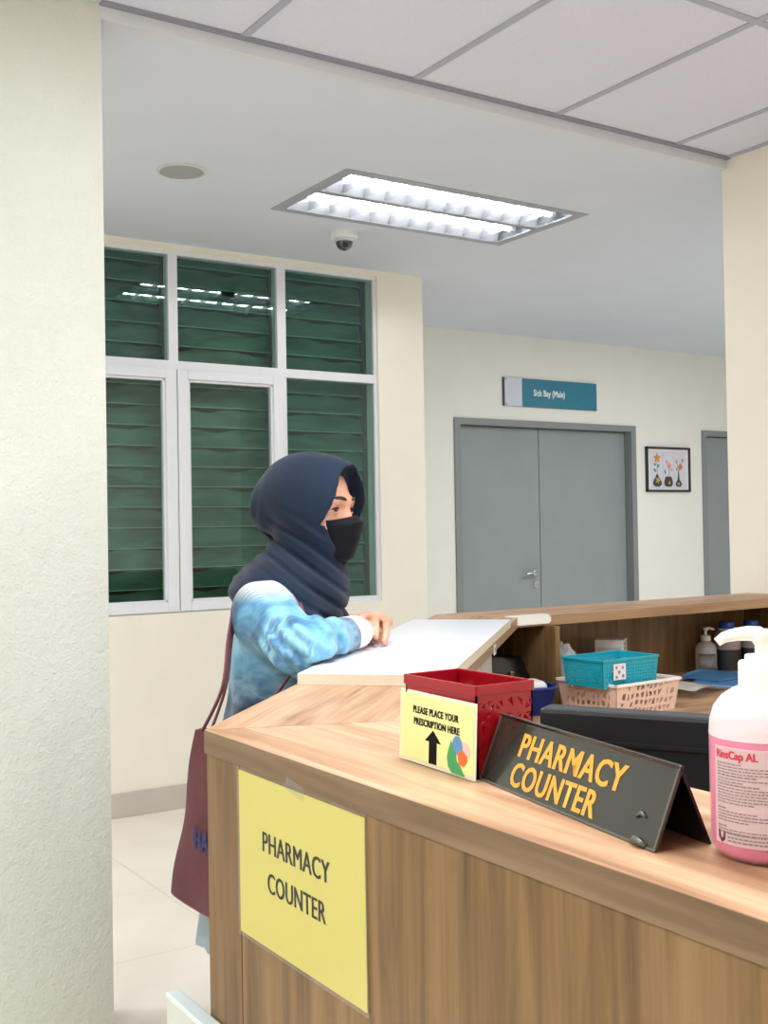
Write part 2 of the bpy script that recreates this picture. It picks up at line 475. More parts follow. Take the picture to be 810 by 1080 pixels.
struct(MB().box(.6, 3.37, WY+.36, WY+.40, .2, 2.7).build('backing_outside', plain('night_dark_sheet', S(30, 52, 48), .9, .1, 4)))  # added backing sheet, the dark outdoors is put into its colour

# ------------------------------------------------------------------ doors
def lever(parent, x, z, y):
    h = MB()
    h.lathe([(.0, 0), (.024, 0), (.024, .008), (.011, .012), (.010, .045), (0, .045)], 20, M=T(x, y, z) @ RX(math.pi/2))
    h.tube([(x, y-.04, z), (x-.03, y-.046, z+.001), (x-.075, y-.046, z+.002), (x-.115, y-.04, z-.004)], [.010, .010, .009, .008], 10)
    h.build('door_handle', M_chrome, parent, True, angle=40)
    k = MB(); k.lathe([(0, 0), (.022, 0), (.022, .007), (.010, .008), (.008, .011), (0, .011)], 18, M=T(x+.003, y, z-.085) @ RX(math.pi/2), sy=1.35)
    k.build('keyhole', M_chrome, parent, True, angle=40)
D = struct_root('door_1', (0, FY, 0))
m = MB(); x0, x1, zt = D1; j = .05
m.box(x0, x0+j, -.012, .139, 0, zt); m.box(x1-j, x1, -.012, .139, 0, zt); m.box(x0+j, x1-j, -.012, .139, zt-j*.9, zt)
m.build('door_frame', M_grey_frame, D)
xm = 5.452; yl = .062
lf = MB().box(x0+j+.003, xm-.003, yl, yl+.045, .006, zt-.05, .002).build('door_leaf', M_grey_leaf, D)
lever(lf, xm-.055, .955, yl)
MB().box(xm+.003, x1-j-.003, yl, yl+.045, .006, zt-.05, .002).build('door_leaf', M_grey_leaf, D)
MB().box(x0, x1, .14, .16, 0, zt).build('door_stop', M_grey_frame, D)
D = struct_root('door_2', (0, FY, 0)); x0, x1, zt = D2
m = MB()
m.box(x0, x0+.05, -.012, .139, 0, zt); m.box(x1-.05, x1, -.012, .139, 0, zt); m.box(x0+.05, x1-.05, -.012, .139, zt-.045, zt)
m.build('door_frame', M_grey_frame, D)
lf = MB().box(x0+.053, x1-.053, .035, .08, .006, zt-.05, .002).build('door_leaf', M_grey_leaf, D)
lever(lf, x1-.13, .955, .035)
MB().box(x0, x1, .14, .16, 0, zt).build('door_stop', M_grey_frame, D)

# ------------------------------------------------------------------ ceiling light (two tubes above a louvre)
CL = thing('ceiling_light', 'long recessed ceiling light with two lit tubes behind a white louvre', 'ceiling light', (0, 0, CZ))
M_refl = plain('louvre_aluminium', S(150, 154, 162), .3, .02, 30)
m = MB()
a0, a1, b0, b1 = LX0-.022, LX1+.022, LY0-.022, LY1+.022
for q in ((a0, a1, b0, LY0+.022), (a0, a1, LY1-.022, b1), (a0, LX0+.03, LY0+.022, LY1-.022), (LX1-.03, a1, LY0+.022, LY1-.022)): m.box(q[0], q[1], q[2], q[3], -.003, .002)
m.build('light_frame', plain('grey_fixture_frame', S(166, 171, 182), .45, .02), CL)
m = MB()
for q in ((LX0, LX0+.004, LY0, LY1), (LX1-.004, LX1, LY0, LY1), (LX0, LX1, LY0, LY0+.004), (LX0, LX1, LY1-.004, LY1)): m.box(*q, 0, .10)
m.box(LX0, LX1, LY0, LY1, .096, .10)
m.build('light_housing', M_refl, CL)
ym = (LY0+LY1)/2
M_tube = emit('lit_tube', (1, .985, .96, 1), TUBE)
for ca, cb in ((LY0+.022, ym-.014), (ym+.014, LY1-.022)):
    c = (ca+cb)/2; hw = (cb-ca)/2
    t = MB()
    # trough sides
    for s in (-1, 1):
        pr = [(s*hw, 0), (s*hw*.86, .035), (s*hw*.55, .07), (s*hw*.5, .072), (s*hw*.84, .034), (s*hw*.985, 0)]
        pp = [(p[0], p[1]) for p in pr]
        b = bmesh.new()
        A = [b.verts.new((LX0+.03, c+p[0], p[1])) for p in pp]; Bv = [b.verts.new((LX1-.03, c+p[0], p[1])) for p in pp]
        for i in range(6): b.faces.new((A[i], A[(i+1) % 6], Bv[(i+1) % 6], Bv[i]))
        b.faces.new(A[::-1]); b.faces.new(Bv); bmesh.ops.recalc_face_normals(b, faces=b.faces[:]); t._add(b)
    tr_ = t.build('reflector', M_refl, CL)
    n = 11; w_ = (LX1-LX0-.06)/n
    x = MB()
    for i in range(1, n):
        xx = LX0+.03+i*w_
        x.prism([(-hw*.97, 0), (hw*.97, 0), (hw*.84, .036), (hw*.4, .022), (hw*.12, .016), (-hw*.12, .016), (-hw*.4, .022), (-hw*.84, .036)], -.0012, .0012, M=T(xx, c, 0) @ Matrix(((0, 0, 1, 0), (1, 0, 0, 0), (0, 1, 0, 0), (0, 0, 0, 1))))
    x.build('louvre', M_refl, tr_)
    u = MB(); u.tube([(LX0+.055, c, .030), (LX1-.055, c, .030)], .011, 14)
    u.build('fluorescent_tube', M_tube, CL, True, angle=40)
    for xx in (LX0+.03, LX1-.055): MB().box(xx, xx+.026, c-.016, c+.016, .020, .095, .003).build('tube_holder', M_white, CL)
MB().box(LX0, LX1, ym-.014, ym+.014, 0, .005).build('centre_bar', M_refl, CL)

# ceiling speaker
sp = thing('ceiling_speaker', 'round flat grey grille set in the plain corridor ceiling', 'speaker', (1.695, 3.938, CZ))
MB().lathe([(0, -.004), (.083, -.004), (.083, 0), (0, 0)], 48).build('grille', plain('grey_grille', S(168, 168, 168), .7, .05, 200, bump=.3), sp, True, angle=30)
MB().lathe([(.083, -.002), (.083, -.007), (.094, -.004), (.095, 0), (.083, 0)], 48).build('rim', plain('grille_rim', S(206, 206, 205), .6, .02), sp, True, angle=50)
# dome camera
dc = thing('dome_camera', 'small white security camera with dark dome on the corridor ceiling', 'security camera', (2.685, 4.39, CZ))
MB().lathe([(0, 0), (.062, 0), (.064, -.006), (.062, -.026), (.054, -.032), (0, -.032)], 40).build('base', M_white, dc, True, angle=40)
MB().lathe([(0, -.03), (.046, -.03), (.048, -.036), (.046, -.045), (.040, -.047), (0, -.047)], 40).build('collar', plain('silver_ring', S(196, 200, 206), .35, .02), dc, True, angle=40)
pr = [(.040*math.cos(a), -.045-.040*math.sin(a)) for a in np.linspace(0, math.pi/2-.001, 12)]
MB().lathe([(0, -.045)]+pr[:-1]+[(0, -.085)], 36).build('dome', plain('smoked_dome', S(36, 44, 56), .08, .02, coat=1), dc, True, angle=60)
MB().lathe([(0, 0), (.012, 0), (.012, .006), (.008, .008), (0, .008)], 18, M=T(-.013, -.030, -.062) @ RZ(R(-24)) @ RX(R(115))).build('lens', M_black, dc, True, angle=40)

# ------------------------------------------------------------------ sign over the door and picture
sg = thing('door_sign', 'teal and white plate reading Sick Bay (Male) above the double door', 'sign', (5.52, FY, 2.253))
MB().box(-.45, .45, -.012, 0, -.102, .102, .002).build('backing_plate', plain('dark_edge', S(44, 66, 76), .4, .05), sg)
MB().box(-.28, .449, -.014, -.011, -.101, .101).build('name_panel', plain('teal_panel', S(46, 122, 146), .4, .04, 8), sg)
MB().box(-.438, -.28, -.0145, -.011, -.101, .101).build('logo_panel', plain('pale_panel', S(206, 212, 226), .35, .03, 14), sg)
m = MB(); m.text('Sick Bay (Male)', w=.30, h=.062, bold=.02, depth=.001, M=T(-.02, -.0145, -.004) @ UPRIGHT)
m.build('lettering', plain('white_letters', S(240, 244, 246), .5), sg)
for x_, z_ in ((-.428, .088), (-.428, -.088)): MB().lathe([(0, 0), (.007, 0), (.007, .004), (0, .005)], 12, M=T(x_, -.0145, z_) @ RX(math.pi/2)).build('screw', M_chrome, sg, True)

pf = thing('framed_picture', 'square picture of three flower vases in a black frame between the grey doors', 'picture', (6.728, FY, 1.722))
hw, hh = .246, .176
m = MB(); k = .016
for q in ((-hw, hw, hh-k, hh), (-hw, hw, -hh, -hh+k), (-hw, -hw+k, -hh, hh), (hw-k, hw, -hh, hh)): m.box(q[0], q[1], -.022, 0, q[2], q[3], .002)
m.build('frame', plain('black_wood', S(34, 32, 36), .4), pf)
MB().box(-hw+k, hw-k, -.010, 0, -hh+k, hh-k).build('paper', plain('picture_paper', S(226, 224, 228), .5, .02), pf)
MB().box(-hw+k+.03, hw-k-.03, -.0115, -.010, -hh+k+.012, hh-k-.02).build('print', plain('print_ground', S(212, 210, 220), .6, .05, 20), pf)
def flat(name, rgb, shapes, parent, y=-.0115):
    ink = plain(name+'_ink', rgb, .6, .08, 60)
    for pts in shapes: MB().prism(pts, 0, .0008, M=T(0, y, 0) @ UPRIGHT).build(name, ink, parent)
def star(cx, cy, ro, ri, n, ph=0):
    return [(cx+(ro if i % 2 == 0 else ri)*math.cos(math.pi*i/n+ph), cy+(ro if i % 2 == 0 else ri)*math.sin(math.pi*i/n+ph)) for i in range(2*n)]
def leaf(cx, cy, l, w, a):
    return [(cx+l*t*math.cos(a)-w*s*math.sin(math.pi*t)*math.sin(a), cy+l*t*math.sin(a)+w*s*math.sin(math.pi*t)*math.cos(a)) for t, s in [(i/8, 1) for i in range(9)]+[(i/8, -1) for i in range(7, 0, -1)]]
def vase(cx, b, w, h, kind):
    if kind == 0: pr = [(.5, 0), (.95, .16), (1, .3), (.8, .55), (.4, .78), (.22, 1)]
    elif kind == 1: pr = [(.6, 0), (1, .2), (1, .55), (.8, .85), (.65, 1)]
    else: pr = [(.5, 0), (1, .12), (.9, .26), (.35, .45), (.18, .75), (.14, 1)]
    return [(cx+w*r, b+h*z) for r, z in pr]+[(cx-w*r, b+h*z) for r, z in pr[::-1]]
cx = (-.125, .0, .125)
flat('vase_drawing', S(66, 62, 60), [vase(cx[0], -.135, .05, .095, 0), vase(cx[1], -.135, .048, .08, 1), vase(cx[2]-.01, -.135, .036, .12, 2)], pf)
flat('vase_motif', S(196, 162, 82), [star(cx[0]+.006, -.085, .032, .014, 5), star(cx[1]+.01, -.105, .016, .008, 5), star(cx[2]-.012, -.112, .016, .01, 6)], pf, -.0122)
flat('flower_orange', S(206, 142, 44), [star(cx[0], .088, .046, .022, 5, .3)], pf)
flat('flower_pink', S(226, 148, 148), [star(cx[1]+.01, .03, .036, .014, 6, .2), star(cx[1]-.02, .06, .02, .009, 5), star(cx[1]+.04, -.005, .018, .008, 5)], pf)
flat('flower_coral', S(216, 112, 98), [star(cx[2]+.012, .022, .03, .02, 6), star(cx[2]+.04, .075, .016, .007, 5), star(cx[2]-.03, .06, .014, .006, 5)], pf)
flat('leaf_drawing', S(74, 158, 140), [leaf(cx[0]-.01, -.02, .04, .012, 2.4), leaf(cx[0]-.005, .01, .045, .012, .8), leaf(cx[0]-.01, .03, .035, .010, 2.6), leaf(cx[1]-.03, -.04, .045, .011, 1.9), leaf(cx[2]-.02, -.01, .03, .008, 2.2)], pf)
flat('stem_drawing', S(112, 108, 120), [[(cx[0]-.002, -.05), (cx[0]+.002, -.05), (cx[0]+.002, .06), (cx[0]-.002, .06)], [(cx[1]+.006, -.06), (cx[1]+.01, -.06), (cx[1]+.012, .02), (cx[1]+.008, .02)], [(cx[2]-.008, -.02), (cx[2]-.004, -.02), (cx[2]+.04, .09), (cx[2]+.036, .09)], [(cx[2]-.01, -.02), (cx[2]-.006, -.02), (cx[2]-.034, .09), (cx[2]-.038, .09)]], pf, -.0118)
flat('panel_line', S(180, 178, 186), [[(-.0635, -.15), (-.0615, -.15), (-.0615, .14), (-.0635, .14)], [(.0615, -.15), (.0635, -.15), (.0635, .14), (.0615, .14)]], pf)

# ================================================================== THE COUNTER
CT = 1.032; TH = .03; DESK = .768; CW = .258
OX, OY, BY = .625, 1.404, 2.80            # outer corner, back section's outer line
S2 = math.sqrt(.5)
IX, IY = OX+CW, BY-CW
K = CW*(math.sqrt(2)-1)
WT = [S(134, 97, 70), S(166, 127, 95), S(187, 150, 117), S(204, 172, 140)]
M_wy = wood('oak_laminate_lengthwise', rot=(0, 0, R(-90)), cols=WT)
M_wu = wood('oak_laminate_diagonal', rot=(0, 0, R(-45)), seed=3.1, cols=WT)
M_wx = wood('oak_laminate_crosswise', seed=5.2, cols=WT)
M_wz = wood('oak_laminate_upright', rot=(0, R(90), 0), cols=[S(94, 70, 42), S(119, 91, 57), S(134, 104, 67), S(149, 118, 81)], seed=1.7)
M_band_y = wood('edge_band_lengthwise', rot=(0, 0, R(-90)), cols=[S(106, 84, 60), S(122, 98, 72), S(134, 110, 83), S(144, 120, 93)])
M_band_u = wood('edge_band_diagonal', rot=(0, 0, R(-45)), cols=[S(140, 110, 80), S(154, 124, 93), S(164, 134, 103), S(174, 144, 113)])
M_band_x = wood('edge_band_crosswise', cols=[S(148, 114, 82), S(164, 129, 96), S(174, 139, 106), S(184, 149, 116)])
C = thing('reception_counter', 'L-shaped wood laminate pharmacy counter with a mitred corner and open cubbies', 'counter')
A_ = (OX, OY); B_ = (OX+(BY-OY), BY)
a_ = (IX, OY-K); b_ = (B_[0]+K, IY)        # inner corners
END = -.35
e = .0008
MB().prism([(OX+e, END), (IX-e, END), (a_[0]-e, a_[1]-e), (OX+e, OY-e*2)], CT-TH, CT).build('top_panel', M_wy, C)
MB().prism([(A_[0]+e, A_[1]), (a_[0], a_[1]+e), (b_[0]-e, b_[1]), (B_[0], B_[1]-e)], CT-TH, CT).build('top_panel', M_wu, C)
MB().prism([(B_[0]+e, BY-e), (b_[0], IY+e), (3.468, IY+e), (3.468, BY-e)], CT-TH, CT).build('top_panel', M_wx, C)
def band(p, q, mat, t=.0012):
    p = Vector((*p, 0)); q = Vector((*q, 0)); d = (q-p).normalized(); n = Vector((-d.y, d.x, 0))*t
    MB().prism([(p+n).to_2d(), (q+n).to_2d(), q.to_2d(), p.to_2d()], CT-TH-.0005, CT-.0003).build('edge_band', mat, C)
band(A_, (OX, END), M_band_y); band(B_, A_, M_band_u); band((3.468, BY), B_, M_band_x)
band((IX, END), a_, M_band_y); band(a_, b_, M_band_u); band(b_, (3.468, IY), M_band_x)
# front panels (outer faces)
PT = CT-TH-.001
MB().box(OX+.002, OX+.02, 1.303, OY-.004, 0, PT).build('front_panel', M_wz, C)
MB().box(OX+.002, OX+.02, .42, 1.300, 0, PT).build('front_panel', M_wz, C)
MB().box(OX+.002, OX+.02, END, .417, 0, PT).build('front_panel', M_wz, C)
def slab(p, q, t, z0, z1, name, mat):
    p = Vector((*p, 0)); q = Vector((*q, 0)); d = (q-p).normalized(); n = Vector((-d.y, d.x, 0))*t
    return MB().prism([(p+n).to_2d(), (q+n).to_2d(), q.to_2d(), p.to_2d()], z0, z1).build(name, mat, C)
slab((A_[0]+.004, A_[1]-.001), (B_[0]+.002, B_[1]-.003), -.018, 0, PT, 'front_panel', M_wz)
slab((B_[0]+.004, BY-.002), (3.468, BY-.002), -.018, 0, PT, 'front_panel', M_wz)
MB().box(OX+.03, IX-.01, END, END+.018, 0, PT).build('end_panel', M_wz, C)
# lower desk
dk = [(OX+.021, END+.02), (1.35, END+.02), (1.35, 1.067), (2.283, 2.0), (3.468, 2.0), (3.468, BY-.021), (B_[0]+.014, BY-.021), (OX+.021, OY-.012)]
MB().prism(dk, DESK-.028, DESK).build('desk_top', M_wx, C)
# pedestals under the desk
MB().box(1.28, 1.30, END+.05, 1.0, 0, DESK-.029).build('desk_panel', M_wz, C)
MB().box(2.36, 3.45, 2.06, 2.08, 0, DESK-.029).build('desk_panel', M_wz, C)
# cubby dividers
MB().box(2.232, 2.250, IY-.045, BY-.022, DESK, CT-TH-.001).build('divider', M_wz, C)
MB().box(3.42, 3.438, IY+.01, BY-.022, DESK, CT-TH-.001).build('divider', M_wz, C)
# grey apron under the diagonal part's inner edge
def uv(u, v, z=0): return ((u+v)*S2, (u-v)*S2, z)
vi = (a_[0]-a_[1])*S2
p, q = uv(1.62, vi-.006), uv(2.66, vi-.006)
slab(p[:2], q[:2], .010, DESK, CT-TH-.001, 'apron', plain('grey_melamine', S(178, 176, 170), .5, .02))
MB().box(OX+.03, IX-.004, .2, .218, DESK, CT-TH-.001).build('divider', M_wz, C)

# white board lying on the diagonal part
bt = .020; MBd = plain('white_melamine', S(224, 227, 234), .28, .01, 10)
V0, V1, U0, U1 = -.546, -.283, 1.868, 2.985
wb = thing('white_board', 'glossy white board with a cream edge lying on the angled part of the counter', 'board', uv((U0+U1)/2, (V0+V1)/2, CT), R(45))
lu, lv = (U1-U0)/2, (V1-V0)/2
MB().box(-lu+.001, lu-.001, -lv+.001, lv-.001, .0005, bt, .001).build('panel', MBd, wb)
m = MB()
for q in ((-lu, -lu+.001, -lv, lv), (lu-.001, lu, -lv, lv), (-lu, lu, -lv, -lv+.001), (-lu, lu, lv-.001, lv)): m.box(*q, .0003, bt-.0006)
m.build('edge_strip', plain('cream_edging', S(214, 206, 184), .45, .02), wb)

# stickers on the inner edge of the diagonal part
st = thing('edge_sticker', 'small white sticker with a black mark on the inner edge of the angled counter', 'sticker', uv(2.66, vi+.002, CT-.024), R(-45))
MB().box(-.001, .0006, -.022, .022, -.012, .012).build('label', plain('sticker_white', S(236, 234, 230), .4), st)
MB().prism([(-.008, .006), (.008, .001), (.001, -.001), (-.002, -.008)], 0, .0006, M=T(.0007, 0, 0) @ RZ(math.pi/2) @ UPRIGHT).build('mark', M_black, st)

# curled clear-white plastic strip where board meets back section
cs = thing('plastic_strip', 'short white plastic strip folded over the inner edge where the board meets the back counter', 'plastic strip', (2.178, IY-.0015, CT), R(0))
def tongue(x0, x1, y0, y1, r):
    return [(x0, y0)]+[(x1-r+r*math.cos(t), y0+r+r*math.sin(t)) for t in np.linspace(-math.pi/2, 0, 7)]+[(x1-r+r*math.cos(t), y1-r+r*math.sin(t)) for t in np.linspace(0, math.pi/2, 7)]+[(x0, y1)]
M_milk = plain('milky_plastic', S(238, 236, 226), .35, .02)
MB().prism(tongue(-.075, .072, -.004, .034, .016), .0006, .0026).build('top_flap', M_milk, cs)
MB().prism(tongue(-.075, .075, -.0245, .0012, .012), 0, .0022, M=T(0, -.0012, 0) @ UPRIGHT).build('front_flap', M_milk, cs)

# pale grey gate panel by the counter end
gt = thing('low_gate', 'low pale grey panel standing against the end of the wood counter', 'gate', (.6145, 1.0, 0))
MB().box(-.0095, .0095, -.30, .500, .04, .648, .002).build('panel', plain('pale_grey_board', S(212, 216, 208), .5, .02), gt)
MB().box(-.0105, .0105, -.301, .501, .646, .654, .002).build('cap_strip', plain('pale_blue_strip', S(222, 234, 234), .35, .02), gt)
for y in (-.2, .4): MB().box(-.009, .009, y-.03, y+.03, 0, .0405, .002).build('foot', M_alu, gt)

# ------------------------------------------------------------------ yellow sign on the front
M_yel = plain('yellow_paper', S(238, 224, 92), .45, .02, 6)
M_ink = plain('black_ink', S(20, 20, 20), .85, .05, spec=.15)
def film():
    g = N('laminate_film'); tr = g.n('ShaderNodeBsdfTransparent'); gl = g.n('ShaderNodeBsdfGlossy'); gl.inputs['Roughness'].default_value = .12
    mx = g.n('ShaderNodeMixShader'); mx.inputs[0].default_value = .12
    g.l(tr.outputs[0], mx.inputs[1]); g.l(gl.outputs[0], mx.inputs[2]); g.l(mx.outputs[0], g.out.inputs['Surface']); return g.m
M_film = film()
FRONT = RZ(R(-90))                          # local -Y faces world -X
ys = thing('wall_poster', 'yellow laminated sheet reading PHARMACY COUNTER stuck on the counter front', 'sign', (OX+.0015, 1.150, .893), R(-90))
MB().box(-.149, .149, -.0016, -.0006, -.099, .104).build('paper', M_yel, ys)
MB().box(-.1535, .1535, -.0022, -.0017, -.1035, .1085).build('laminate', M_film, ys)
MB().text('PHARMACY', w=.160, h=.0245, bold=.0, dup=.0010, spacing=1.04, M=T(-.004, -.0019, .028) @ UPRIGHT).build('lettering', M_ink, ys)
MB().text('COUNTER', w=.138, h=.0245, bold=.0, dup=.0010, spacing=1.04, M=T(-.003, -.0019, -.019) @ UPRIGHT).build('lettering', M_ink, ys)
m = MB()
for x_, z_, a in ((.0, .107, .2),): m.box(-.022, .022, -.0028, -.0022, -.008, .008, M=T(x_, 0, z_) @ RY(a))
m.build('tape', M_film, ys)

# ------------------------------------------------------------------ tent sign
tl = Vector((.735, .945)); trr = Vector((.683, .649)); ex = (trr-tl).normalized()
ang = math.atan2(ex.y, ex.x); mid = (tl+trr)/2+Vector((-ex.y, ex.x))*.029
M_tent = plain('dark_acrylic', S(46, 46, 40), .18, .05, 8, coat=.5)
M_tentb = plain('black_acrylic', S(14, 14, 14), .2, .05, 8, coat=.5)
M_gold = plain('amber_letters', S(226, 164, 62), .45, .03)
ts = thing('table_sign', 'dark tent-shaped sign with amber PHARMACY COUNTER letters on the counter', 'sign', (mid.x, mid.y, CT), ang)
Ln = .1502; hb = .029; hz = .068; th = .003
sl = math.atan2(hb, hz); sh = math.hypot(hb, hz)
MF = T(0, -hb, .0005) @ RX(-sl)            # panel frame: x right, z up the slope, -y outward
MB().box(-Ln, Ln, 0, th, 0, sh, .0006, M=MF).build('front_panel', M_tent, ts)
MBk = T(0, hb, .0005) @ RX(sl)
MB().box(-Ln, Ln, -th, 0, 0, sh, .0006, M=MBk).build('rear_panel', M_tentb, ts)
MB().text('PHARMACY', w=.178, h=.0250, bold=.014, dup=.0008, spacing=1.08, align='LEFT', M=MF @ T(-.093, -.0004, .0480) @ UPRIGHT).build('lettering', M_gold, ts)
MB().text('COUNTER', w=.150, h=.0250, bold=.014, dup=.0008, spacing=1.08, align='LEFT', M=MF @ T(-.093, -.0004, .0180) @ UPRIGHT).build('lettering', M_gold, ts)
m = MB(); k = .0022
for q in ((-Ln, Ln, 0, k), (-Ln, Ln, sh-k, sh), (-Ln, -Ln+k, k, sh-k), (Ln-k, Ln, k, sh-k)): m.box(q[0], q[1], -.0008, .0002, q[2], q[3], M=MF)
m.build('clear_border', plain('smoky_edge', S(92, 94, 84), .25, .03), ts)
m = MB()
m.tube([(.115, -.0012, .022), (.121, -.0018, .026), (.127, -.0012, .024)], [.0012, .0022, .001], 8, M=MF)
m.tube([(.118, -.001, .003), (.124, -.003, .0045), (.132, -.003, .003), (.138, -.0012, .0015)], [.0015, .003, .003, .0015], 8, M=MF)
m.build('glue_blob', plain('clear_glue', S(92, 92, 82), .15, .1, 200), ts, True)

# ------------------------------------------------------------------ red basket with its card
rb = thing('red_basket', 'translucent red plastic basket with triangular holes on the counter corner', 'basket', (.771, 1.011, CT), R(-90))
def red_mat():
    g = N('red_translucent'); v = g.coord(); g.set(Base_Color=S(176, 14, 32), Roughness=.22, Transmission_Weight=.25, Specular_IOR_Level=.6); return g.m
M_red = red_mat()
rnd = random.Random(5)
def holey(wd, ht, nx, nz, p):
    """wall in XZ made of a jittered triangle net with some triangles cut out"""
    b = bmesh.new(); V = {}
    for i in range(nx+1):
        for j in range(nz+1):
            jx = 0 if i in (0, nx) else rnd.uniform(-.3, .3)*wd/nx; jz = 0 if j in (0, nz) else rnd.uniform(-.3, .3)*ht/nz
            V[i, j] = b.verts.new(((i/nx-.5)*wd+jx, 0, j/nz*ht+jz))
    for i in range(nx):
        for j in range(nz):
            q = (V[i, j], V[i+1, j], V[i+1, j+1], V[i, j+1])
            tris = ((q[0], q[1], q[2]), (q[0], q[2], q[3])) if rnd.random() < .5 else ((q[0], q[1], q[3]), (q[1], q[2], q[3]))
            for t in tris:
                solid = j in (0, nz-1) or rnd.random() > p
                if solid: b.faces.new(t); continue
                c = (t[0].co+t[1].co+t[2].co)/3
                iv = [b.verts.new(c+(x.co-c)*.52) for x in t]
                for k in range(3): b.faces.new((t[k], t[(k+1) % 3], iv[(k+1) % 3], iv[k]))
    bmesh.ops.recalc_face_normals(b, faces=b.faces[:])
    bmesh.ops.solidify(b, geom=b.faces[:], thickness=.0022)
    return b
bw, bd, bh = .066, .039, .098
sides = MB()
for (wd, M) in ((2*bw, T(0, -bd, 0)), (2*bw, T(0, bd, 0) @ RZ(math.pi)), (2*bd, T(bw, 0, 0) @ RZ(math.pi/2)), (2*bd, T(-bw, 0, 0) @ RZ(-math.pi/2))):
    sides._add(holey(wd, bh, 9 if wd > .1 else 6, 7, .75), M)
sides.build('basket_wall', M_red, rb)
MB().box(-bw, bw, -bd, bd, .0005, .003, .001).build('basket_floor', M_red, rb)
m = MB()
for q in ((-bw-.001, bw+.001, -bd-.002, -bd+.001), (-bw-.001, bw+.001, bd-.001, bd+.002), (-bw-.002, -bw+.001, -bd, bd), (bw-.001, bw+.002, -bd, bd)): m.box(*q, bh-.010, bh+.001, .0006)
m.build('rim', M_red, rb)

M_card = plain('pale_yellow_card', S(232, 234, 160), .4, .03, 12)
cd = thing('prescription_card', 'pale yellow card reading PLEASE PLACE YOUR PRESCRIPTION HERE leaning on the red basket', 'sign', (.7265, 1.0115, CT+.001), R(-93))
LEAN = RX(R(-2.5))
MB().box(-.077, .077, -.0012, 0, 0, .081, .0004, M=LEAN).build('laminate', plain('white_laminate', S(226, 228, 206), .25, .02), cd)
MB().box(-.073, .073, -.0018, -.0010, .004, .077, M=LEAN).build('paper', M_card, cd)
MB().text('PLEASE PLACE YOUR', w=.092, h=.0080, bold=.022, dup=.0004, spacing=1.10, M=LEAN @ T(-.001, -.0021, .0605) @ UPRIGHT).build('lettering', M_ink, cd)
MB().text('PRESCRIPTION HERE', w=.092, h=.0080, bold=.022, dup=.0004, spacing=1.10, M=LEAN @ T(.001, -.0021, .0475) @ UPRIGHT).build('lettering', M_ink, cd)
m = MB(); m.prism([(-.008, -.018), (.008, -.018), (.008, .006), (.0165, .006), (0, .019), (-.0165, .006), (-.008, .006)], 0, .0002, M=LEAN @ T(-.005, -.0018, .0225) @ UPRIGHT)
m.build('arrow', M_ink, cd)
def blob(pts): return pts
m = MB(); m.prism([(.031, .036), (.027, .028), (.0235, .018), (.026, .008), (.033, .002), (.052, .0015), (.058, .002), (.05, .011), (.043, .016), (.041, .024), (.038, .028)], 0, .0002, M=LEAN @ T(0, -.0018, 0) @ UPRIGHT)
m.build('green_shape', plain('green_ink', S(58, 156, 92), .4), cd)
m = MB(); m.prism([(.035, .038), (.040, .0425), (.047, .0425), (.052, .037), (.054, .03), (.05, .025), (.044, .022), (.037, .028), (.034, .033)], 0, .0002, M=LEAN @ T(0, -.00205, 0) @ UPRIGHT)
m.build('blue_shape', plain('blue_ink', S(92, 142, 196), .4), cd)
m = MB(); m.prism([(.046, .026), (.054, .029), (.062, .024), (.063, .019), (.056, .012), (.0475, .013), (.045, .02)], 0, .0002, M=LEAN @ T(0, -.0023, 0) @ UPRIGHT)
m.build('orange_shape', plain('orange_ink', S(236, 106, 44), .4), cd)
m = MB(); m.prism([(.052, .037), (.058, .038), (.067, .034), (.067, .022), (.062, .024), (.0545, .029)], 0, .0002, M=LEAN @ T(0, -.0019, 0) @ UPRIGHT)
m.build('pink_shape', plain('pink_ink', S(232, 190, 190), .4), cd)

# ------------------------------------------------------------------ hand rub bottle
hbq = thing('hand_rub_bottle', 'pump bottle of pink hand rub with printed label at the front of the counter', 'bottle', (.7515, .594, CT), R(-52))
def shell_mat(nm, al):
    g = N(nm); g.set(Base_Color=S(246, 232, 234), Roughness=.32, Alpha=al, Specular_IOR_Level=.5); return g.m
BRr = .0425
prof = [(0, 0), (.030, 0), (.0375, .002), (.0412, .008), (.0425, .016), (.0425, .098), (.0418, .108), (.0385, .119), (.032, .1275), (.024, .133), (.0185, .1355), (.0165, .138), (0, .138)]
MB().lathe([q for q in prof if q[1] < .095]+[(.0425, .0965), (0.0415, .0965)], 64).build('bottle_body', shell_mat('frosted_shell', .30), hbq, True, angle=60)
MB().lathe([(.0415, .0966), (.0425, .0966)]+[q for q in prof if q[1] > .095], 64).build('bottle_shoulder', shell_mat('milky_shell', .72), hbq, True, angle=60)
li = [(0, .0015), (.029, .0015), (.0365, .0035), (.0402, .009), (.0414, .017), (.0414, .0965), (0, .0965)]
gl_ = N('pink_liquid'); gl_.set(Base_Color=S(248, 46, 146), Roughness=.3, Transmission_Weight=.1, IOR=1.2)
MB().lathe(li, 64).build('pink_liquid', gl_.m, hbq, True, angle=40)
M_cap = plain('mint_white_plastic', S(238, 244, 236), .35, .02)
cap = MB().lathe([(0, .134), (.0183, .134), (.0186, .136), (.0184, .154), (.0176, .1555), (.0135, .156), (.0130, .1605), (.006, .1615), (0, .1615)], 40).build('cap', M_cap, hbq, True, angle=40)
m = MB()
m.lathe([(0, .158), (.0052, .158), (.0052, .168), (.0075, .1715), (.009, .1755), (.0085, .1795), (.005, .1815), (0, .182)], 24)
hx = [(0, 0, .1770), (-.010, 0, .1778), (-.020, 0, .1768), (-.029, 0, .1745), (-.0345, 0, .1705)]
m.tube(hx, [.0062, .0060, .0052, .0044, .0036], 14, M=RZ(R(8)))
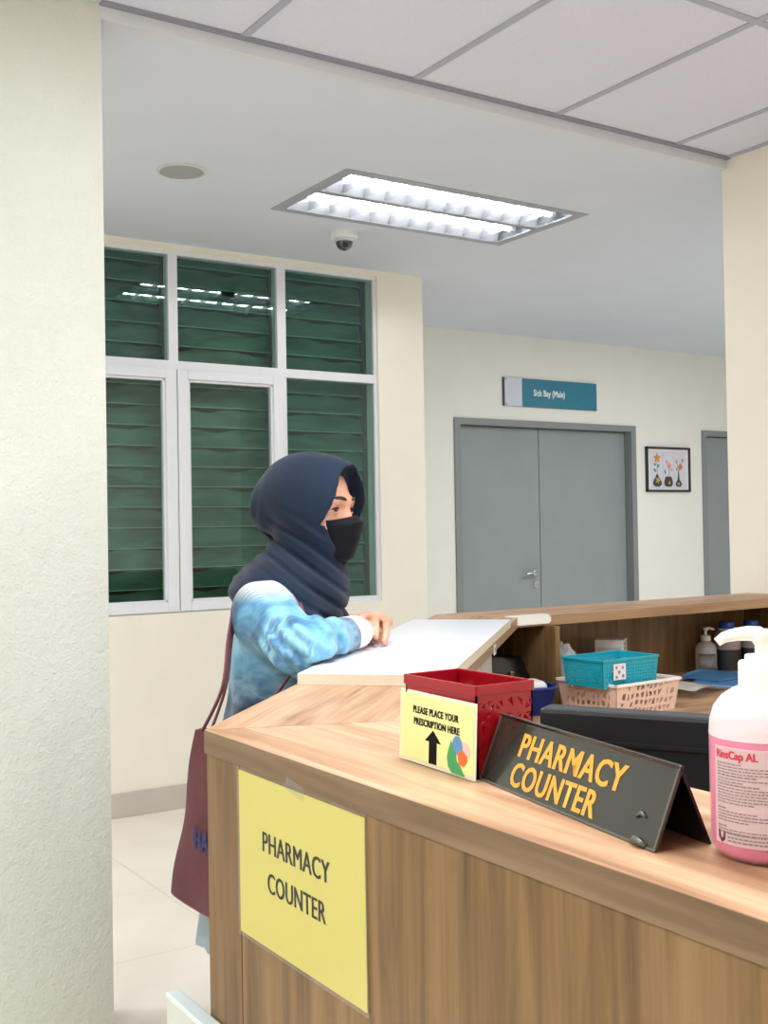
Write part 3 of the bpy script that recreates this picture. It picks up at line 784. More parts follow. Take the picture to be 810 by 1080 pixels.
m.build('pump_head', M_cap, hbq, True, angle=50)
m = MB()
def curved(bmb, fn_r):
    for v in bmb.bm.verts:
        a = v.co.x/BRr; r = BRr+fn_r-v.co.y
        v.co = Vector((r*math.sin(a), -r*math.cos(a), v.co.z))
    return bmb
LA = .0345; lz0, lz1 = .015, .0915
m.grid(lambda a, b: Vector(((a-.5)*2*LA, 0, lz0+(lz1-lz0)*b)), 24, 2, .0003)
OFF = RZ(R(-12))
lab = curved(m, .0005).move(OFF).build('label', plain('label_paper', S(252, 238, 238), .4, .015), hbq, True, angle=40)
m = MB(); m.text('RinsCap AL', w=.0365, h=.0085, bold=.02, dup=.0002, align='LEFT', M=T(-.0315, 0, .0845) @ UPRIGHT)
curved(m, .0007).move(OFF).build('title_lettering', plain('red_ink', S(206, 40, 62), .5), lab)
m = MB(); rr = random.Random(3)
z = .0785
rows = [(.022, 0), (.044, 0), (.05, 0), (.052, 0), (.03, 1), (.052, 0), (.022, 0), (.034, 1), (.052, 0), (.052, 0), (.05, 0), (.052, 0), (.05, 0), (.03, 0), (0, 0), (.009, 1), (.03, 0), (.046, 0), (.05, 0), (.026, 0), (0, 0), (.008, 1), (.036, 0), (.024, 0)]
for wd, bold in rows:
    x = -.031; wd *= 1.15
    while x < -.031+wd-.002:
        l = rr.uniform(.0012, .005)
        m.box(x, min(x+l, -.031+wd), -.0001, .0, z-.0006, z+.0006 if bold else z+.0003)
        x += l+.0008
    z -= .00235
for k in range(3):
    x = -.021
    while x < .030:
        l = rr.uniform(.0014, .005); m.box(x, x+l, -.0001, 0, .0232-k*.0028, .0244-k*.0028 if k else .0250); x += l+.0007
m.box(-.033, .033, -.0001, 0, .0272, .0275)
curved(m, .0007).move(OFF).build('small_print', plain('grey_ink', S(146, 126, 130), .7), lab)
m = MB()
m.prism([(-.026, .025), (-.0255, .0195), (-.022, .0155), (-.0185, .018), (-.018, .0245), (-.0195, .0255), (-.0205, .02), (-.0225, .0185), (-.0235, .021), (-.0243, .0255)], 0, .0001, M=T(-.005, 0, 0) @ UPRIGHT)
curved(m, .0007).move(OFF).build('emblem', plain('maroon_ink', S(84, 30, 52), .5), lab)

# ------------------------------------------------------------------ black monitor behind the tent sign
md = Vector((.483, -.876)); ml = Vector((1.023, 1.181))
mo = thing('computer_monitor', 'black computer monitor seen from behind over the dark tent sign', 'monitor', (ml.x+md.x*.21, ml.y+md.y*.21, DESK), math.atan2(md.y, md.x))
M_mon = plain('black_housing', S(34, 37, 40), .32, .06, 20)
MB().box(-.21, .21, 0, .045, .075, .281, .006).build('housing', M_mon, mo)
m = MB(); m.box(-.14, .21, -.003, .004, .237, .242); m.build('vent_slot', plain('slot_black', S(6, 7, 8), .6), mo)
MB().box(-.205, .205, .044, .047, .085, .272, .001).build('screen', plain('dark_screen', S(12, 13, 16), .1), mo)
MB().box(-.03, .03, .002, .03, .005, .085, .004).build('stand', M_mon, mo)
MB().box(-.11, .11, -.06, .10, 0, .012, .004).build('stand_base', M_mon, mo)

# ================================================================== THINGS IN THE CUBBIES
M_teal = plain('teal_plastic', S(24, 158, 178), .35, .03)
M_peach = plain('peach_plastic', S(240, 204, 186), .4, .02)
def tray_walls(mb, w, d, h, taper, panel):
    """four sloping walls from panel(width, height)->bmesh in XZ"""
    for wd, off, rz in ((w, d/2, 0), (d, w/2, math.pi/2), (w, d/2, math.pi), (d, w/2, -math.pi/2)):
        b = panel(wd, h)
        for v in b.verts:                     # narrow to the foot and lean outward
            t = v.co.z/h
            k = (wd-2*taper*(1-t))/wd
            v.co.x *= k; v.co.y += -off+taper*(1-t)
        mb._add(b, RZ(rz))
def punched(nx, nz, hole, top, bottom):
    def f(wd, h):
        n = max(2, int(round(wd/nx))); k = nz
        b = bmesh.new(); xs = [(i/n-.5)*wd for i in range(n+1)]; zs = [0, bottom]+[bottom+(h-bottom-top)*(j+1)/k for j in range(k)]+[h]
        V = [[b.verts.new((x, 0, z)) for z in zs] for x in xs]
        for i in range(n):
            for j in range(len(zs)-1):
                q = (V[i][j], V[i+1][j], V[i+1][j+1], V[i][j+1])
                if 0 < j < len(zs)-2 and 0 < i < n-1:
                    c = sum((v.co for v in q), Vector())/4
                    iv = [b.verts.new(c+(v.co-c)*hole) for v in q]
                    for s in range(4): b.faces.new((q[s], q[(s+1) % 4], iv[(s+1) % 4], iv[s]))
                else: b.faces.new(q)
        bmesh.ops.recalc_face_normals(b, faces=b.faces[:]); bmesh.ops.solidify(b, geom=b.faces[:], thickness=.0022); return b
    return f
def lattice(p, cell, shrink):
    rn = random.Random(11)
    def f(wd, h):
        nx, nz = max(3, int(wd/cell)), 4
        b = bmesh.new(); V = {}
        for i in range(nx+1):
            for j in range(nz+1):
                jx = 0 if i in (0, nx) else rn.uniform(-.35, .35)*wd/nx+ (j-2)*.2*wd/nx; jz = 0 if j in (0, nz) else rn.uniform(-.25, .25)*h/nz
                V[i, j] = b.verts.new((max(-wd/2, min(wd/2, (i/nx-.5)*wd+jx)), 0, j/nz*h+jz))
        for i in range(nx):
            for j in range(nz):
                q = (V[i, j], V[i+1, j], V[i+1, j+1], V[i, j+1])
                if 0 < i < nx-1 and rn.random() < p:
                    c = sum((v.co for v in q), Vector())/4
                    iv = [b.verts.new(c+(v.co-c)*shrink) for v in q]
                    for s in range(4): b.faces.new((q[s], q[(s+1) % 4], iv[(s+1) % 4], iv[s]))
                else: b.faces.new(q)
        bmesh.ops.recalc_face_normals(b, faces=b.faces[:]); bmesh.ops.solidify(b, geom=b.faces[:], thickness=.0025); return b
    return f
def ring(mb, w, d, z0, z1, t, out):
    a, b = w/2, d/2
    for q in ((-a-out, a+out, -b-out, -b+t), (-a-out, a+out, b-t, b+out), (-a-out, -a+t, -b-out, b+out), (a-t, a+out, -b-out, b+out)): mb.box(*q, z0, z1, .0012)
pk = thing('storage_basket', 'pale pink basket with a cut-out lattice wall on the desk below the teal one', 'basket', (2.335, 2.345, DESK), R(3))
m = MB(); tray_walls(m, .268, .225, .088, .012, lattice(.92, .019, .60)); m.build('lattice_wall', M_peach, pk)
MB().box(-.122, .122, -.10, .10, .0006, .003).build('basket_floor', M_peach, pk)
m = MB(); ring(m, .268, .225, .084, .092, .004, .004); m.build('rim', plain('white_rim', S(244, 236, 230), .4, .02), pk)
tb = thing('storage_basket', 'teal perforated basket with a picture sticker sitting in the pale pink basket', 'basket', (2.285, 2.325, DESK+.081), R(2))
m = MB(); tray_walls(m, .225, .155, .076, .006, punched(.0105, 6, .52, .014, .008)); m.build('perforated_wall', M_teal, tb)
MB().box(-.106, .106, -.071, .071, .0006, .003).build('basket_floor', M_teal, tb)
m = MB(); ring(m, .225, .155, .072, .079, .003, .0025); m.build('rim', M_teal, tb)
M_brown = plain('print_brown', S(132, 108, 128), .5, .25, 120)
lb = MB().box(-.024, .024, -.0815, -.0798, .022, .066, .0004, M=T(-.05, 0, 0)).build('sticker', plain('sticker_paper', S(224, 222, 224), .4, .02), tb)
for cx_, cz_, r_ in ((-.028, .056, .006), (-.018, .043, .007), (-.003, .055, .006), (-.028, .03, .006), (-.002, .032, .007)):
    MB().prism(star(cx_-.035, cz_, r_, r_*.5, 5), 0, .0003, M=T(0, -.0816, 0) @ UPRIGHT).build('sticker_print', M_brown, lb)

# cardboard carton standing at the back
bx = thing('medicine_carton', 'small white and grey carton at the back of the cubby behind the teal basket', 'box', (2.630, 2.672, DESK), R(38))
MB().box(-.05, .05, -.045, .045, .0005, .158, .0012).build('carton', plain('carton_card', S(206, 204, 200), .55, .03), bx)
MB().box(-.0508, -.0496, -.04, .04, .02, .135).build('printed_panel', plain('grey_print', S(168, 168, 168), .5, .04), bx)
M_pl = plain('print_grey_dark', S(122, 122, 126), .5)
for k, (wd, z_) in enumerate(((.05, .142), (.04, .126), (.055, .112))):
    MB().box(-.035, -.035+wd, -.0456, -.0448, z_, z_+.004).build('print_line', M_pl, bx)

# clear bag tucked beside the divider
pbag = thing('plastic_bag', 'crumpled clear plastic bag between the divider and the teal basket', 'plastic bag', (2.285, 2.52, DESK))
rb_ = random.Random(2)
b = bmesh.new(); bmesh.ops.create_icosphere(b, subdivisions=4, radius=1)
for v in b.verts:
    n_ = .12*math.sin(9*v.co.x+3*v.co.z)+.10*math.sin(11*v.co.y-7*v.co.z)+rb_.uniform(-.05, .05)
    v.co = Vector((v.co.x*.026*(1+n_), v.co.y*.055*(1+n_), .001+max(0, v.co.z+1)*.088*(1+.3*n_)))
m = MB(); m._add(b)
g = N('clear_film'); g.set(Base_Color=S(214, 216, 220), Roughness=.2, Alpha=.35); m.build('film', g.m, pbag, True)

# white paper sheet and brown flap
ps = thing('paper_sheet', 'curled white paper sheet on the desk right of the storage baskets', 'paper', (2.718, 2.450, DESK), R(18))
def curl(a, b_):
    x = (a-.5)*.26; y = (b_-.5)*.19
    lift = .055*max(0, (.75-a))**1.0+.03*math.sin(a*math.pi)
    return Vector((x, y, .002+lift*(0.55+.45*b_) if a < .98 else .002))
MB().grid(curl, 20, 8, .0012).build('sheet', plain('paper_white', S(226, 222, 216), .6, .02), ps, True)
kb = thing('small_carton', 'tiny white carton with a round mark beside the pale pink basket', 'box', (2.575, 2.395, DESK), R(0))
MB().box(-.024, .024, -.02, .02, .0004, .038, .001).build('carton', plain('carton_white', S(222, 218, 212), .5, .03), kb)
m = MB(); m.lathe([(.008, 0), (.0125, 0), (.0125, .0006), (.008, .0006)], 24, M=T(.004, -.0202, .019) @ RX(math.pi/2)); m.lathe([(0, 0), (.005, 0), (.005, .0006), (0, .0006)], 16, M=T(.004, -.0202, .019) @ RX(math.pi/2))
m.build('mark', plain('mark_grey', S(118, 110, 108), .5), kb)
# blue folders
M_blue = plain('blue_cover', S(74, 138, 196), .4, .04)
fd = thing('blue_folder', 'flat blue folder at the bottom of the pile by the small clear bottle', 'folder', (2.985, 2.50, DESK), R(24))
MB().box(-.125, .125, -.085, .085, .0005, .005, .001).build('cover', M_blue, fd)
MB().box(-.121, .121, -.083, .0835, .005, .009).build('paper_stack', plain('folder_paper', S(220, 224, 230), .6, .03), fd)
MB().box(-.125, .125, -.085, .085, .009, .0115, .001).build('cover', M_blue, fd)
fd2 = thing('blue_folder', 'blue folder with a bent cover lying on top of the other one', 'folder', (3.02, 2.56, DESK+.0118), R(5))
MB().grid(lambda a, b_: Vector(((a-.5)*.24, (b_-.5)*.16, .002+.016*math.sin(math.pi*a)*b_)), 16, 6, .0022).build('cover', plain('blue_cover_pale', S(96, 158, 210), .35, .04), fd2, True)
# black clip
cl = thing('bulldog_clip', 'small black clip on the desk in front of the blue folders', 'clip', (3.02, 2.36, DESK), R(20))
MB().prism([(-.011, .0005), (.011, .0005), (.003, .016), (-.003, .016)], -.022, .022, M=RX(math.pi/2)).build('jaw', M_black, cl)
m = MB(); m.tube([(-.012, 0, .015), (-.012, -.026, .018), (.012, -.026, .018), (.012, 0, .015)], .0014, 8); m.build('handle', M_chrome, cl, True)

# small clear pump bottle
def frosted(name, rgb, alpha):
    g = N(name); g.set(Base_Color=rgb, Roughness=.2, Alpha=alpha); return g.m
cb = thing('pump_bottle', 'small clear pump bottle with white nozzle against the back panel', 'bottle', (3.105, 2.69, DESK), R(-40))
MB().lathe([(0, .0005), (.034, .0005), (.037, .006), (.037, .088), (.031, .106), (.016, .116), (.015, .122), (0, .122)], 36).build('bottle_body', frosted('clear_shell', S(196, 188, 184), .55), cb, True, angle=60)
MB().lathe([(0, .003), (.033, .003), (.035, .008), (.035, .06), (0, .06)], 32).build('clear_liquid', frosted('clear_gel', S(206, 200, 196), .5), cb, True, angle=50)
M_nz = plain('nozzle_white', S(214, 208, 202), .4)
MB().lathe([(0, .118), (.018, .118), (.018, .134), (.012, .137), (.005, .138), (.005, .152), (.010, .156), (.010, .163), (0, .165)], 24).build('cap', M_nz, cb, True, angle=40)
m = MB(); m.tube([(0, 0, .160), (.016, 0, .161), (.030, 0, .156)], [.006, .005, .0035], 10); m.build('nozzle', M_nz, cb, True)
m = MB(); m.grid(lambda a, b_: Vector((.0375*math.sin((a-.5)*1.8), -.0375*math.cos((a-.5)*1.8), .02+.055*b_)), 14, 2, .0004); m.build('label', plain('bottle_label', S(186, 178, 176), .5, .08, 60), cb, True)

# two large blue-capped bottles
def large_bottle(name, label, x, y):
    t = thing(name, label, 'bottle', (x, y, DESK), R(-40), 'blue capped bottles at the back of the cubby')
    MB().lathe([(0, .0005), (.042, .0005), (.046, .006), (.046, .085), (.047, .09), (.047, .118), (.042, .136), (.030, .150), (.026, .154), (0, .154)], 40).build('bottle_body', plain('grey_bottle', S(146, 132, 130), .35, .04, coat=.3), t, True, angle=50)
    MB().lathe([(.0464, .010), (.0474, .010), (.0474, .083), (.0464, .083)], 40).build('label_band', plain('dark_label', S(30, 28, 32), .45, .05), t, True, angle=40)
    MB().lathe([(0, .150), (.029, .150), (.030, .153), (.030, .157), (.0275, .159), (.0275, .176), (.025, .179), (0, .180)], 32).build('cap', plain('blue_cap', S(26, 74, 158), .35, .04), t, True, angle=40)
    MB().lathe([(.0275, .1505), (.0312, .1505), (.0312, .1565), (.0275, .1565)], 32).build('seal_ring', plain('pale_ring', S(186, 200, 214), .4), t, True, angle=40)
    return t
large_bottle('chemical_bottle', 'grey bottle with blue cap standing next to the small clear pump bottle', 3.205, 2.68)
large_bottle('chemical_bottle', 'grey bottle with blue cap farther right, by the pink pump bottle head', 3.318, 2.665)

# dark blue bin with a white pad, black pouch and pink pouch in the corner cubby
bn = thing('blue_bin', 'dark blue plastic bin left of the cubby divider', 'bin', (2.068, 2.475, DESK), R(-20))
def bin_pt(a, h):                              # rounded rectangle footprint growing upward
    k = .84+.16*h; c, s = math.cos(a), math.sin(a)
    n_ = 5.0; r = (abs(c)**n_+abs(s)**n_)**(-1/n_)
    return Vector((.098*k*r*c, .082*k*r*s, .002+.074*h))
m = MB(); m.grid(lambda a, b_: bin_pt(a*2*math.pi, b_), 56, 5, -.003); M_bin = plain('navy_plastic', S(30, 52, 128), .35, .04, coat=.2)
m.build('bin_wall', M_bin, bn, True, angle=40)
m = MB(); pts = [bin_pt(i/56*2*math.pi, 0) for i in range(56)]; m.prism([(p.x, p.y) for p in pts], .0005, .004); m.build('bin_floor', M_bin, bn)
m = MB(); pts = [bin_pt(i/56*2*math.pi, 1) for i in range(57)]; m.tube(pts, .0045, 8); m.build('rim', M_bin, bn, True)
wp = thing('cotton_pad', 'thick white pad lying in the dark blue bin', 'pad', (2.078, 2.466, DESK+.012), R(-20))
b = bmesh.new(); bmesh.ops.create_cube(b, size=1)
for v in b.verts: v.co = Vector((v.co.x*.125, v.co.y*.09, (v.co.z+.5)*.080+.0))
bmesh.ops.bevel(b, geom=b.edges[:], offset=.018, segments=4, affect='EDGES', profile=.5)
for v in b.verts: v.co.z += .004*math.sin(60*v.co.x)*math.cos(50*v.co.y) if v.co.z > .04 else 0
m = MB(); m._add(b); m.build('pad', plain('cotton_white', S(232, 230, 224), .9, .03, 80, bump=.3), wp, True)
pc = thing('black_pouch', 'glossy black pouch with a gold clasp behind the dark blue bin', 'pouch', (2.075, 2.655, DESK), R(-8))
b = bmesh.new(); bmesh.ops.create_cube(b, size=1); bmesh.ops.subdivide_edges(b, edges=b.edges[:], cuts=6, use_grid_fill=True)
for v in b.verts:
    x, y, z = v.co*2
    v.co = Vector((.14*x*(1-.12*z*z)+.004*math.sin(9*z), .055*y*(1-.45*max(0, z))*(1-.1*x*x), .0005+.078*(z+1)*(1-.12*x*x)+.003*math.sin(7*x)))
m = MB(); m._add(b); m.build('pouch_body', plain('black_patent', S(14, 14, 18), .22, .05, coat=.4), pc, True)
m = MB(); m.tube([(-.05, -.052, .082), (.0, -.054, .086), (.055, -.052, .088)], [.003, .003, .003], 8); m.build('zip', plain('gold_metal', S(206, 176, 120), .25, .05, metallic=1), pc, True)
m = MB(); m.box(.070, .082, -.058, -.048, .076, .100, .002); m.build('clasp', plain('gold_clasp', S(214, 190, 140), .25, .05, metallic=1), pc)
pp = thing('pink_pouch', 'small rounded dusty pink pouch in the corner of the cubby by the grey apron', 'pouch', (1.945, 2.535, DESK), R(-45))
m = MB(); m.lathe([(0, .0005), (.022, .0005), (.028, .02), (.030, .06), (.026, .105), (.016, .135), (.006, .148), (0, .15)], 24, sy=.6); m.build('pouch_body', plain('dusty_pink', S(206, 132, 138), .6, .06, 60, bump=.2), pp, True)
m = MB(); m.tube([(-.014, 0, .138), (0, 0, .150), (.014, 0, .138)], .0022, 8); m.build('zip', plain('pink_zip', S(226, 176, 176), .5), pp, True)

# ================================================================== THE WOMAN AT THE COUNTER
PU, PV = 2.33, -.80
PL = uv(PU, PV)
PE = thing('person', 'woman in navy headscarf, black face mask and blue marbled shirt leaning on the white board', 'person', PL, R(-45))
M_skin = N('skin'); v_ = M_skin.coord()
M_skin.l(M_skin.ramp(M_skin.noise(v_, 14, 3), [(.3, S(203, 146, 118)), (.7, S(218, 165, 138))]), M_skin.b.inputs['Base Color'])
M_skin.set(Roughness=.5, Subsurface_Weight=.08, Subsurface_Radius=(.02, .008, .004)); M_skin = M_skin.m
HC = (.150, .004, 1.342)
HM = T(*HC) @ RZ(R(-16)) @ RY(R(3))
def H(f): return framed(f, HM)
def hp(x, y, z): return HM @ Vector((x, y, z))
SHR, ELR, WRR = (.105, -.145, 1.155), (.228, -.312, 1.084), (.270, -.085, 1.085)
SHL, ELL, WRL = (.105, .150, 1.155), (.140, .205, 1.000), (.258, .100, 1.082)
prims = []                                    # (function, blend radius)
def P(f, k=.02): prims.append((f, k))
# head
P(H(el((-.012, 0, .035), (.098, .076, .078))), .02); P(H(el((.02, 0, -.03), (.075, .063, .085))), .03)
P(H(el((.066, 0, -.092), (.024, .026, .02))), .02); P(H(el((.035, 0, -.075), (.05, .05, .035))), .02)
P(H(rc((.088, 0, .004), (.108, 0, -.036), .0085, .0125)), .012)
for s in (-1, 1):
    P(H(rc((.078, s*.047, .021), (.090, s*.012, .021), .007, .008)), .015)
    P(H(el((.056, s*.042, -.034), (.020, .020, .018))), .02)
    P(H(el((.0735, s*.033, .002), (.0135, .018, .013))), .010)
    P(H(el((.100, s*.010, -.038), (.009, .009, .008))), .006)
    P(H(el((-.008, s*.074, -.004), (.018, .009, .030))), .008)
P(H(el((.092, 0, -.060), (.010, .022, .006))), .006); P(H(el((.090, 0, -.070), (.010, .018, .006))), .006)
P(rc(hp(-.02, 0, -.06), (.10, 0, 1.16), .050, .054), .03)
# trunk and legs
P(el((.100, 0, 1.08), (.082, .140, .14)), .04); P(el((.085, 0, .93), (.075, .112, .15)), .05); P(el((.06, 0, .80), (.088, .138, .12)), .05)
for s in (-1, 1):
    P(rc((.10, s*.08, 1.135), (SHR[0], s*.130, 1.130), .040, .036), .04)
    for q in chain([(.06, s*.08, .76), (.07, s*.085, .44), (.045, s*.085, .08)], [.075, .050, .034]): P(q, .04)
    P(rc((.03, s*.085, .035), (.17, s*.095, .025), .030, .024), .03)
for sh, eb, wr in ((SHR, ELR, WRR), (SHL, ELL, WRL)):
    P(rc((sh[0], sh[1]*.93, sh[2]-.02), eb, .038, .034), .03); P(rc(eb, wr, .035, .024), .02)
# right hand: palm down on the board, fingers curled under
def hand(knuckles, wrist, palm_r, fingers, thumb):
    for k in knuckles: P(rc(wrist, k, .022, palm_r), .012)
    for f in fingers:
        for q in chain(f[0], f[1]): P(q, .003)
    for q in chain(thumb[0], thumb[1]): P(q, .006)
RZ_ = 1.052
HX = -.040
kn = [(HX+.275, .000, 1.089), (HX+.294, .010, 1.091), (HX+.313, .010, 1.089), (HX+.330, .002, 1.085)]
fg = []
for (x, y, z), l in zip(kn, (1, 1.08, 1.02, .86)):
    fg.append(([(x, y, z), (x+.003, y+.036*l, z-.003), (x+.002, y+.042*l, z-.022), (x, y+.020*l, RZ_+.0095)], [.0098, .0090, .0082, .0074]))
hand(kn, WRR, .0125, fg, ([(HX+.280, -.050, 1.084), (HX+.262, -.018, 1.076), (HX+.258, .014, 1.068), (HX+.262, .036, 1.065)], [.013, .0105, .0095, .008]))
# left hand laid over it, fingers wrapping the front
LH = Vector((HX-.006, 0, -.006))
kn = [tuple(Vector(q)+LH) for q in ((.300, .038, 1.112), (.320, .030, 1.115), (.340, .032, 1.111), (.357, .040, 1.103))]
fg = []
tips = [((.290, .002, 1.116), (.286, -.026, 1.110), (.286, -.042, 1.104)),
        ((.312, -.012, 1.118), (.314, -.042, 1.108), (.318, -.054, 1.098)),
        ((.340, -.010, 1.112), (.348, -.038, 1.096), (.350, -.050, 1.080)),
        ((.362, .002, 1.100), (.366, -.022, 1.082), (.364, -.036, 1.068))]
tips = [tuple(tuple(Vector(q)+LH) for q in t) for t in tips]
for k, t_ in zip(kn, tips): fg.append(([k, *t_], [.0100, .0092, .0084, .0074]))
hand(kn, WRL, .0125, fg, ([tuple(Vector(q)+LH) for q in ((.300, .080, 1.102), (.276, .052, 1.102), (.266, .022, 1.100), (.266, .000, 1.098))], [.013, .0108, .0096, .0082]))
def cull_union(prims):
    def f(Pt):
        Pt = np.asarray(Pt, float)
        if len(Pt) > 2000 and np.ptp(Pt[:, 0]) < .3:
            c = (Pt.min(0)+Pt.max(0))/2; r = np.linalg.norm(Pt.max(0)-c)*1.15+.06
            use = [(g, k) for g, k in prims if g(c[None])[0] < r]
            if not use: use = prims[:1]
        else: use = prims
        d = use[0][0](Pt)
        for g, k in use[1:]: d = smin(d, g(Pt), k)
        return d
    return f
body0 = cull_union(prims)
def body(Pt):
    d = body0(Pt)
    q = (Pt-np.array(HC))@np.array(HM.to_3x3())
    for s in (-1, 1):
        d = smax(d, -el((.101, s*.032, .002), (.016, .0165, .0058))(q), .008)
    return d
sdf_object('body', body, (-.16, -.44, -.002), (.42, .46, 1.50), .0045, M_skin, PE)
# eyes, lashes, brows
M_eye = N('eye'); c_ = M_eye.n('ShaderNodeTexCoord')
M_eye.set(Base_Color=S(228, 222, 218), Roughness=.15); M_eye = M_eye.m
M_iris = plain('dark_iris', S(30, 20, 18), .1, .1); M_lash = plain('dark_lash', S(30, 24, 26), .7, .1); M_brow = plain('brow_hair', S(62, 46, 44), .8, .15, 300)
for s in (-1, 1):
    e_ = MB().lathe([(.0112*math.sin(a), -.0112*math.cos(a)) for a in np.linspace(0, math.pi, 14)], 20, M=HM @ T(.0755, s*.032, .0015)).build('eye', M_eye, PE, True)
    MB().lathe([(.0064, -.001), (.005, .0010), (0, .0017), (0, -.001)], 18, M=HM @ T(.0858, s*.0325, .0015) @ RY(math.pi/2)).build('iris', M_iris, e_, True)
    arc = [hp(.0893-.0115*(abs(t)**2), s*.032+.0165*t, .0010+.0048*(1-t*t)) for t in np.linspace(-1, 1, 9)]
    MB().tube(arc, [.0008, .0014, .0018, .002, .002, .002, .0018, .0014, .0008], 8).build('eyelash', M_lash, PE, True)
    arc = [hp(.0880-.0115*(abs(t)**2), s*.032+.0155*t, .0006-.0050*(1-t*t)) for t in np.linspace(-1, 1, 9)]
    MB().tube(arc, .0013, 8).build('lower_eyelid', M_skin, PE, True)
    br = [hp(.0985-.018*(t**2) if t > 0 else .0985, s*(.013+.036*t), .0225+.007*math.sin(math.pi*(.15+.7*t))) for t in np.linspace(0, 1, 9)]
    br = [hp(.0985-.020*t*t, s*(.012+.036*t), .0215+.006*math.sin(math.pi*(.1+.75*t))) for t in np.linspace(0, 1, 9)]
    MB().tube(br, [.0022, .0032, .0035, .0035, .0032, .003, .0025, .002, .001], 8, flat=(.7, 1)).build('eyebrow', M_brow, PE, True)

# headscarf
def plug(q):
    x, y, z = q[:, 0], q[:, 1], q[:, 2]
    xe = np.where(z > -.03, .034+.33*np.maximum(z+.03, 0)+.5*np.maximum(z+.03, 0)**2, .034+.5*np.maximum(-.03-z, 0))
    zz = np.maximum(z+.03, 0)
    wz = np.where(z > -.03, 0.070*np.sqrt(np.clip(1-(zz/.126)**1.8, 0, 1)), .070-.72*np.clip(-.024-z, 0, .1))
    a = xe-x; b = np.abs(y)-wz
    d = smax(a, b, .012); d = smax(d, z-.094, .008); return smax(d, -.116-z, .008)
def scarf(Pt):
    q = (Pt-np.array(HC))@np.array(HM.to_3x3())
    d = el((-.004, 0, .030), (.115, .091, .094))(q)
    d = smin(d, el((.030, 0, .020), (.100, .092, .086))(q), .03)
    d = smin(d, el((.030, 0, -.025), (.078, .080, .098))(q), .03)
    d = smin(d, el((-.092, 0, -.004), (.042, .056, .056))(q), .035)
    d = smin(d, rc((.070, 0, .066), (.120, 0, .078), .036, .015)(q), .03)
    shell = smax(d, -plug(q), .006)
    neck = rc(HM @ Vector((.000, 0, -.105)), (.105, 0, 1.17), .084, .090)(Pt)
    d = smin(shell, neck, .03)
    d = smax(d, -(plug(q)), .006)
    d = smin(d, el((.170, -.005, 1.17), (.060, .078, .05))(Pt), .04)           # roll under the chin
    cape = el((.088, 0, 1.170), (.108, .156, .062))(Pt)
    d = smin(d, cape, .05)
    front = rc((.155, -.015, 1.14), (.160, -.045, 1.030), .070, .058)(Pt)
    d = smin(d, front, .03)
    d = smin(d, rc((.105, -.085, 1.165), (.165, -.115, 1.085), .062, .050)(Pt), .035)
    d = smin(d, rc((.105, .085, 1.165), (.165, .105, 1.085), .060, .048)(Pt), .035)
    # soft folds wrapping from the back of the head down under the chin
    z = Pt[:, 2]; x = Pt[:, 0]; y = Pt[:, 1]
    wgt = np.clip((1.345-z)/.06, 0, 1)*np.clip((z-.98)/.05, 0, 1)*np.clip(plug(q)/.03, 0, 1)*np.clip((.185-np.hypot(x-.10, y))/.07, 0, 1)*(.35+.65*np.clip((x-.02)/.07, 0, 1))
    ph = (z*1.0+x*.75-.30*np.abs(y))*2*math.pi/.042+1.3*np.sin(18*x+7*y)+.9*np.sin(23*z)
    d = d-wgt*(.0042*np.sin(ph)+.0018*np.sin(2.1*ph+1.0))
    bk = np.clip((.06-x)/.06, 0, 1)*np.clip((1.44-z)/.08, 0, 1)*np.clip((z-1.28)/.06, 0, 1)
    d = d-bk*.006*np.sin((x*1.4-z*.5)*2*math.pi/.05+2*np.sin(14*z))
    return d
def cloth_mat(name, a, b, sc=60, rough=.85, bump=.25):
    g = N(name); v = g.coord(); n_ = g.noise(v, sc/8, 3)
    g.l(g.ramp(n_, [(.3, a), (.7, b)]), g.b.inputs['Base Color']); g.set(Roughness=rough, Specular_IOR_Level=.25, Sheen_Weight=.12)
    g.bump(g.noise(v, sc*14, 2), bump, .0006); return g.m
M_navy = cloth_mat('navy_chiffon', S(17, 31, 51), S(23, 39, 60))
sdf_object('headscarf', scarf, (-.16, -.24, .96), (.34, .24, 1.50), .0036, M_navy, PE)

# face mask
def mk(s, row):
    c_, sd = [((.1135, -.008), (.012, -.028)), ((.1310, -.021), (.010, -.036)), ((.1220, -.062), (.008, -.062)), ((.1080, -.100), (.008, -.088)), ((.080, -.114), (.006, -.100))][row]
    k = abs(s)**(2.3 if row in (1, 2) else 2.6)
    return hp(c_[0]+(sd[0]-c_[0])*k, .0745*s*(1-.06*row*(row > 1)), c_[1]+(sd[1]-c_[1])*abs(s)**1.2)
def mask_pt(a, b_):
    s = 2*b_-1; r = a*4; i = min(3, int(r)); t = r-i
    return mk(s, i).lerp(mk(s, i+1), t)
MB().grid(mask_pt, 16, 32, .0012).build('face_mask', cloth_mat('black_mask', S(26, 26, 34), S(32, 31, 40), 60, .7), PE, True, angle=50)

